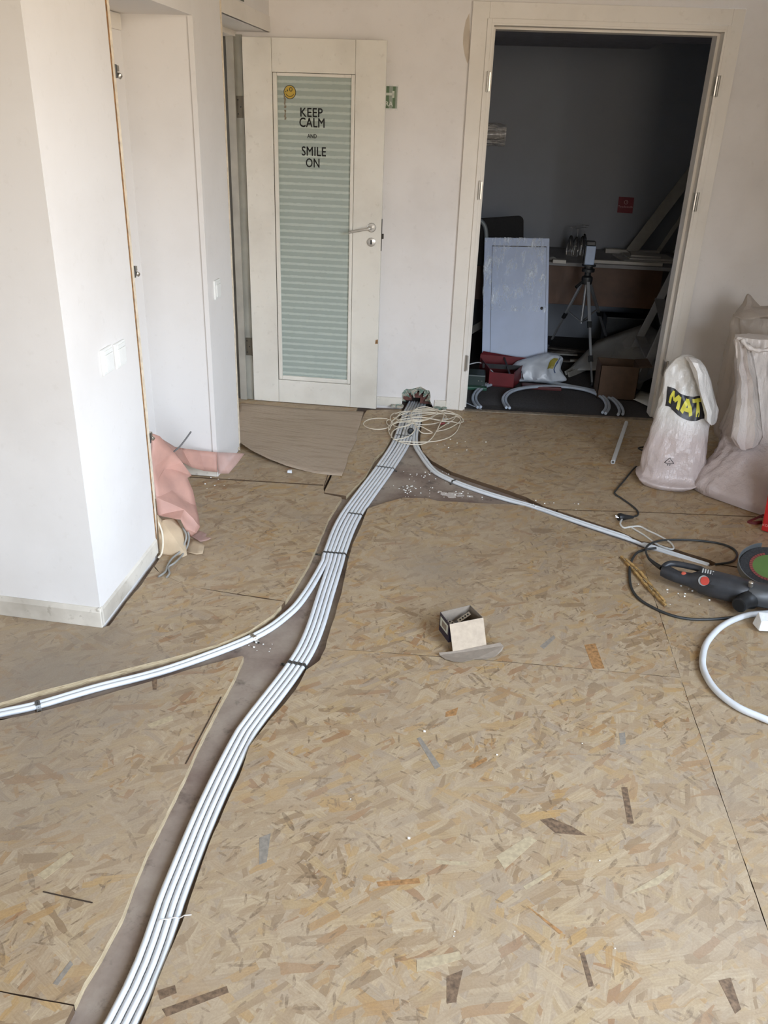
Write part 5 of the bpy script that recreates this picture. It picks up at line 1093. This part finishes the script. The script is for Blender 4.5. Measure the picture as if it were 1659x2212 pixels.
# red open toolbox
TR = plain('red_toolbox_plastic', (104, 22, 28), .5, 0, .1)
tx = thing('toolbox', 'open red plastic toolbox tray at the foot of the wrapped cabinet', 'toolbox', (.2, 5.75, 0))
tA, tB, tC, tD = (.10, 5.62), (.27, 5.60), (.36, 5.92), (.03, 5.93)
def wp(p, q_, h0, h1, nm):
    mb = MB(); wallp(mb, Vector((*p, 0)), Vector((*q_, 0)), h0, h1, .006); mb.build(nm, TR, tx)
wp(tA, tB, .004, .10, 'front_panel'); wp(tB, tC, .004, .11, 'side_panel'); wp(tC, tD, .004, .14, 'back_panel'); wp(tD, tA, .004, .12, 'side_panel')
MB().prism([tA, tB, tC, tD], .002, .010).build('bottom_panel', TR, tx)
MB().bar((.05, 5.78, .10), (.32, 5.78, .10), .01, .03).build('divider', BLACKP, tx)
MB().bar((.24, 5.62, .09), (.20, 5.92, .13), .012, .008).build('handle_bar', DARK, tx)
MB().add([(.36, 5.92, .13), (.03, 5.93, .14), (.05, 5.96, .155), (.44, 5.93, .11)], [(0, 1, 2, 3)]).build('open_lid', TR, tx, solid=.006)
tag(MB().tube(spline([(-0.078,5.7804,0.09),(0.0213,5.8945,0.09),(0.0758,5.8307,0.08),(0.1318,5.83,0.04),(0.1443,5.7829,0.01),(0.0994,5.6847,0.008),(0.0204,5.597,0.008),(-0.0581,5.5559,0.008)], 6), .0042, 7).build('white_cable', PIPEM, None, 60), 'thin white cable looping over the red toolbox', 'cable')
dt = thing('drill_case', 'dark green tool case half hidden by the left door jamb', 'case', (.03, 5.62, 0))
MB().box(-.12, .075, 5.56, 5.72, 0, .09).build('case_body', plain('dark_green_plastic', (40, 54, 50), .4), dt, bevel=.01)
MB().box(-.12, .09, 5.50, 5.55, 0, .02).build('case_edge', plain('green_plastic', (36, 84, 64), .4), dt, bevel=.004)
for x in (.03, .052): MB().lathe([(.004, 0), (.003, .003)], (x, 5.559, .05), (0, -1, 0), 8).build('rivet', STEEL, dt)
# white carrier bag
R4 = [(.47, 5.86, .003, .15, .08), (.47, 5.86, .03, .175, .10)]+[(0.4382,5.86,0.0859,0.165,0.0825),(0.4715,5.88,0.1331,0.1373,0.0686),(0.5286,5.9,0.1717,0.0677,0.0338),(0.5328,5.91,0.1828,0.0403,0.0202)]
cb = thing('carrier_bag', 'crumpled white plastic carrier bag on the dark carpet beside the toolbox', 'bag', (.47, 5.86, 0))
bb = Bag(R4, .10, 6, 3.3, .02); bb.mesh(48, 30).build('bag_body', plain('thin_white_plastic', (196, 204, 214), .3, 0, .05, 10, .4, 30), cb, 50)
MB().grid(lambda a, b: bb.at(-pi/2+.35+a*.45, .45+b*.3)+Vector((0, -.006, .002)), 6, 4).build('yellow_print', plain('yellow_bag_print', (150, 140, 60), .5), cb)
MB().grid(lambda a, b: bb.at(-pi/2+.85+a*.10, .35+b*.5)+Vector((0, -.006, .002)), 3, 6).build('blue_print', plain('blue_bag_print', (70, 90, 130), .5), cb)
MB().lathe([(.022, 0), (.02, .003)], bb.at(-pi/2-.9, .35)+Vector((0, -.012, 0)), (-.3, -1, .2), 12).build('bag_hole', INK, cb)
# coiled conduit on the carpet
GP = plain('grey_blue_conduit', (170, 180, 192), .4)
cl = thing('conduit_coil', 'doubled coil of pale conduit lying on the carpet just past the threshold', 'coil', (.5, 5.4, 0))
big = [(0.4308,4.9472,0.01),(0.1187,4.9504,0.01),(0.0361,5.0915,0.01),(-0.0004,5.2619,0.01),(0.017,5.445,0.01),(0.0839,5.6051,0.01),(0.1961,5.7241,0.01),(0.3438,5.8066,0.01),(0.5059,5.7977,0.01),(0.662,5.7299,0.01),(0.8129,5.6525,0.01),(0.9209,5.5151,0.01),(0.9598,5.3493,0.01),(0.9549,5.1832,0.01),(0.9047,5.0428,0.01)]
small = [(0.4874,4.9507,0.01),(0.2625,5.0193,0.01),(0.212,5.1311,0.01),(0.1957,5.2864,0.01),(0.2279,5.4401,0.01),(0.3049,5.556,0.01),(0.434,5.6422,0.01),(0.5946,5.6799,0.01),(0.7498,5.6489,0.01),(0.8473,5.5406,0.01),(0.883,5.4025,0.01),(0.8712,5.2312,0.01),(0.8065,5.0483,0.01)]
def inset(P, k): 
    c = Vector((sum(p[0] for p in P)/len(P), 5.4, 0))
    return [Vector((c.x+(p[0]-c.x)*k, c.y+(p[1]-c.y)*k, p[2])) for p in P]
for P_, z in ((big, 0), (inset(big, .955), 0), (small, .006), (inset(small, .945), .006)):
    pts = [Vector((p[0], p[1], p[2]+z)) for p in spline(P_, 6)]
    pts = [p for p in pts if p.y > wally(p.x)+.016]
    MB().tube(pts, .0095, 8).build('conduit', GP, cl, 60)
MB().tube(spline([(-0.0555,5.2014,0.006),(0.0001,5.1348,0.006),(0.0601,5.071,0.006)], 4), .003, 6).build('loose_wire', GP, cl, 60)
tag(MB().box(.33, .60, 5.62, 5.70, -.003, .018).build('red_offcut', plain('dull_red', (84, 28, 30), .5), None, bevel=.004), 'flat dull red strip lying inside the far side of the conduit coil', 'offcut')
# cardboard carton, planks, profiles, sheets, debris
KR = plain('brown_carton', (84, 66, 52), .85, 0, .08)
kb = thing('carton', 'open brown cardboard carton just behind the right door jamb', 'box', (.95, 5.6, 0))
kx0, kx1, ky0, ky1, kh = .825, 1.075, 5.50, 5.72, .225
for nm, a in (('side_panel', (kx0, kx0+.004, ky0, ky1)), ('side_panel', (kx1-.004, kx1, ky0, ky1)), ('front_panel', (kx0, kx1, ky0, ky0+.004)), ('back_panel', (kx0, kx1, ky1-.004, ky1)), ('bottom_panel', (kx0, kx1, ky0, ky1))):
    MB().box(a[0], a[1], a[2], a[3], 0, kh if 'bottom' not in nm else .004).build(nm, KR, kb)
MB().add([(kx1, ky0, kh), (kx1, ky1, kh), (kx1+.08, ky1, kh+.01), (kx1+.08, ky0, kh+.01)], [(0, 1, 2, 3)]).build('open_flap', KR, kb, solid=.004)
PLK = plain('pale_plank', (150, 148, 142), .6, 0, .08); PRF = plain('grey_profile', (150, 152, 154), .45, .5, .06)
def lean(name, p, q_, w, h, lb, m, cat): return tag(MB().bar(p, q_, w, h, (0, -1, .2)).build(name, m, None, bevel=.002), lb, cat)
lean('plank', (1.1525,7.05)+(.752,), (1.608,7.22,1.4481), .085, .018, 'wide pale plank leaning across the dark back wall', PLK, 'plank')
lean('plank', (1.36, 7.08, .745), (1.6649,7.24,1.2651), .03, .018, 'narrow plank leaning to the right of the wide one', PLK, 'plank')
lean('plank', (1.52, 7.12, .745), (1.7154,7.26,1.0242), .06, .018, 'short plank leaning in the far right corner', PLK, 'plank')
sl = thing('step_ladder', 'grey step ladder leaning in the dark room by the right jamb', 'ladder', (1.25, 6.1, 0))
for a, b in (([(1.1022,6.2763,0.0)][0], (1.3891,6.25,0.8738)), ([(1.132,5.7946,0.0)][0], (1.3351,5.85,0.7307))):
    MB().bar(a, b, .05, .02, (0, -1, .3)).build('ladder_rail', PRF, sl, bevel=.002)
la, lb_, lc, ld_ = Vector([(1.1022,6.2763,0.0)][0]), Vector((1.3891,6.25,0.8738)), Vector([(1.132,5.7946,0.0)][0]), Vector((1.3351,5.85,0.7307))
for t in (.30, .62): MB().bar(la.lerp(lb_, t), lc.lerp(ld_, t), .07, .012).build('ladder_step', PRF, sl)
WS = plain('white_packing_sheet', (150, 152, 152), .5, 0, .08, 8)
ps_ = [(x, y, max(z, .012)) for x, y, z in [(0.6757,6.12,0.0142),(0.9081,6.45,0.1755),(1.2567,6.5,0.3163),(1.3741,6.4,0.2684),(1.325,5.85,0.1304),(1.1277,5.72,0.0547),(0.9153,6.05,0.049)]]
o_ = thing('packing_sheet', 'crumpled pale packing sheet heaped behind the brown carton', 'sheet', ps_[0])
facets(ps_, [(0, 1, 6), (1, 2, 6), (2, 3, 6), (3, 4, 6), (4, 5, 6)], 'sheet', WS, o_, 5, .03, 7)
wt = thing('torn_paper', 'torn white paper on the carpet at the foot of the right jamb', 'paper', (1.1, 5.35, 0))
facets([(1.0595,5.5049,0.01),(1.1299,5.648,0.03),(1.2079,5.5793,0.03),(1.1819,5.301,0.01),(1.1438,5.31,0.02)], [(0, 1, 2, 4), (2, 3, 4)], 'paper', plain('grey_white_paper', (196, 198, 194), .7), wt, 4, .008, 9)
lean('plank', (-0.0963,6.1,0.2402), (0.027,6.42,0.2536), .05, .015, 'pale plank end left of the wrapped cabinet by the left jamb', PLK, 'plank')
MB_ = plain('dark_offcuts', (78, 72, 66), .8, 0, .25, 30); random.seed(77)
for k in range(10):
    x, y = random.uniform(.62, 1.15), random.uniform(6.30, 6.66); a = random.uniform(-.6, .5)
    d = Vector((cos(a), sin(a)*.35, 0))*random.uniform(.10, .22); z = .008+.013*(k//3)
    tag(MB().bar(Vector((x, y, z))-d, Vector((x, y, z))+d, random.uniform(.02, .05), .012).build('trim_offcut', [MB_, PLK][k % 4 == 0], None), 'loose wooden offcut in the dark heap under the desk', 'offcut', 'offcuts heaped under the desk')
lean('plank', (0.657,6.0177,0.02), (1.0637,6.8648,0.05), .03, .012, 'pale strip lying from the carrier bag towards the tripod leg', PLK, 'plank')
lean('plank', (0.6767,6.0014,0.012), (1.1563,6.708,0.03), .04, .012, 'second pale strip lying beside the first near the tripod', PLK, 'plank')
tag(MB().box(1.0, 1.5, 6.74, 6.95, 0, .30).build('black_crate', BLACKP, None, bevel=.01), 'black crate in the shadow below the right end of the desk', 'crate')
# wrapped fitting and red notice on the wall
wl_ = thing('wall_light', 'small wall fitting wrapped in shiny clear film, beside the left jamb', 'wall fitting', (-0.0281,7.22,1.5719))  # film-wrapped fitting, gives no light
fx = [(-0.1396,7.2,1.6079),(0.0812,7.2,1.6021),(0.0874,7.2,1.5362),(-0.1311,7.2,1.5019)]
MB().box(fx[0][0], fx[1][0], 7.18, 7.30, fx[2][2]+.0, fx[1][2]).build('fitting_body', plain('pale_fitting', (120, 118, 116), .4), wl_, bevel=.01)
FILM2 = NT('glossy_wrap_film'); v_ = FILM2.coord(); FILM2.set(Base_Color=(1, 1, 1, 1), Roughness=.12, Alpha=FILM2.rng(FILM2.noise(FILM2.mapping(v_, (0, 0, 0), (6, 6, 60)), 1.2, 5, .7), .46, .62, .08, .95)); FILM2 = FILM2.m  # stretched alpha noise paints the bright glints of the wrap
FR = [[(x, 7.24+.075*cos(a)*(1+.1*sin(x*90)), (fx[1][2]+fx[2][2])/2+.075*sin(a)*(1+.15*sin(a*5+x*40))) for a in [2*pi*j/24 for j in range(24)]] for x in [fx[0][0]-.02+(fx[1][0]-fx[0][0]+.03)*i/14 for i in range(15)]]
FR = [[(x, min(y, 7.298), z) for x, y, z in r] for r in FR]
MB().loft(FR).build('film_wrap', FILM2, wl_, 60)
rs_ = thing('red_notice', 'small dark red notice with pale emblem on the dark room wall', 'notice', (1.1088,7.29,1.0299))
n4 = [(1.0365,7.297,1.1494),(1.1573,7.297,1.1475),(1.1615,7.297,1.028),(1.0398,7.297,1.0298)]
MB().add(n4, [(0, 1, 2, 3)]).build('notice_plate', plain('crimson_notice', (112, 22, 40), .6), rs_, solid=.003)
nc = Vector([sum(p[k] for p in n4)/4 for k in range(3)]); mb = MB()
EM = plain('faded_print', (200, 160, 164), .6)
mb.tube([nc+Vector((.014*cos(a), -.003, .022+.014*sin(a))) for a in [2*pi*k/16 for k in range(16)]], .003, 5, True)
mb.tube([nc+Vector((.005*cos(a), -.003, .024+.005*sin(a))) for a in [pi*k/6-2 for k in range(7)]], .002, 5)
mb.build('notice_emblem', EM, rs_)
mb = MB(); text_mesh('Teodoxuda', .024, mb, lambda a, b, c: (nc.x+a, nc.y-.003, nc.z-.012+b), 1.0, .0, .0, .115); mb.build('notice_lettering', EM, rs_)
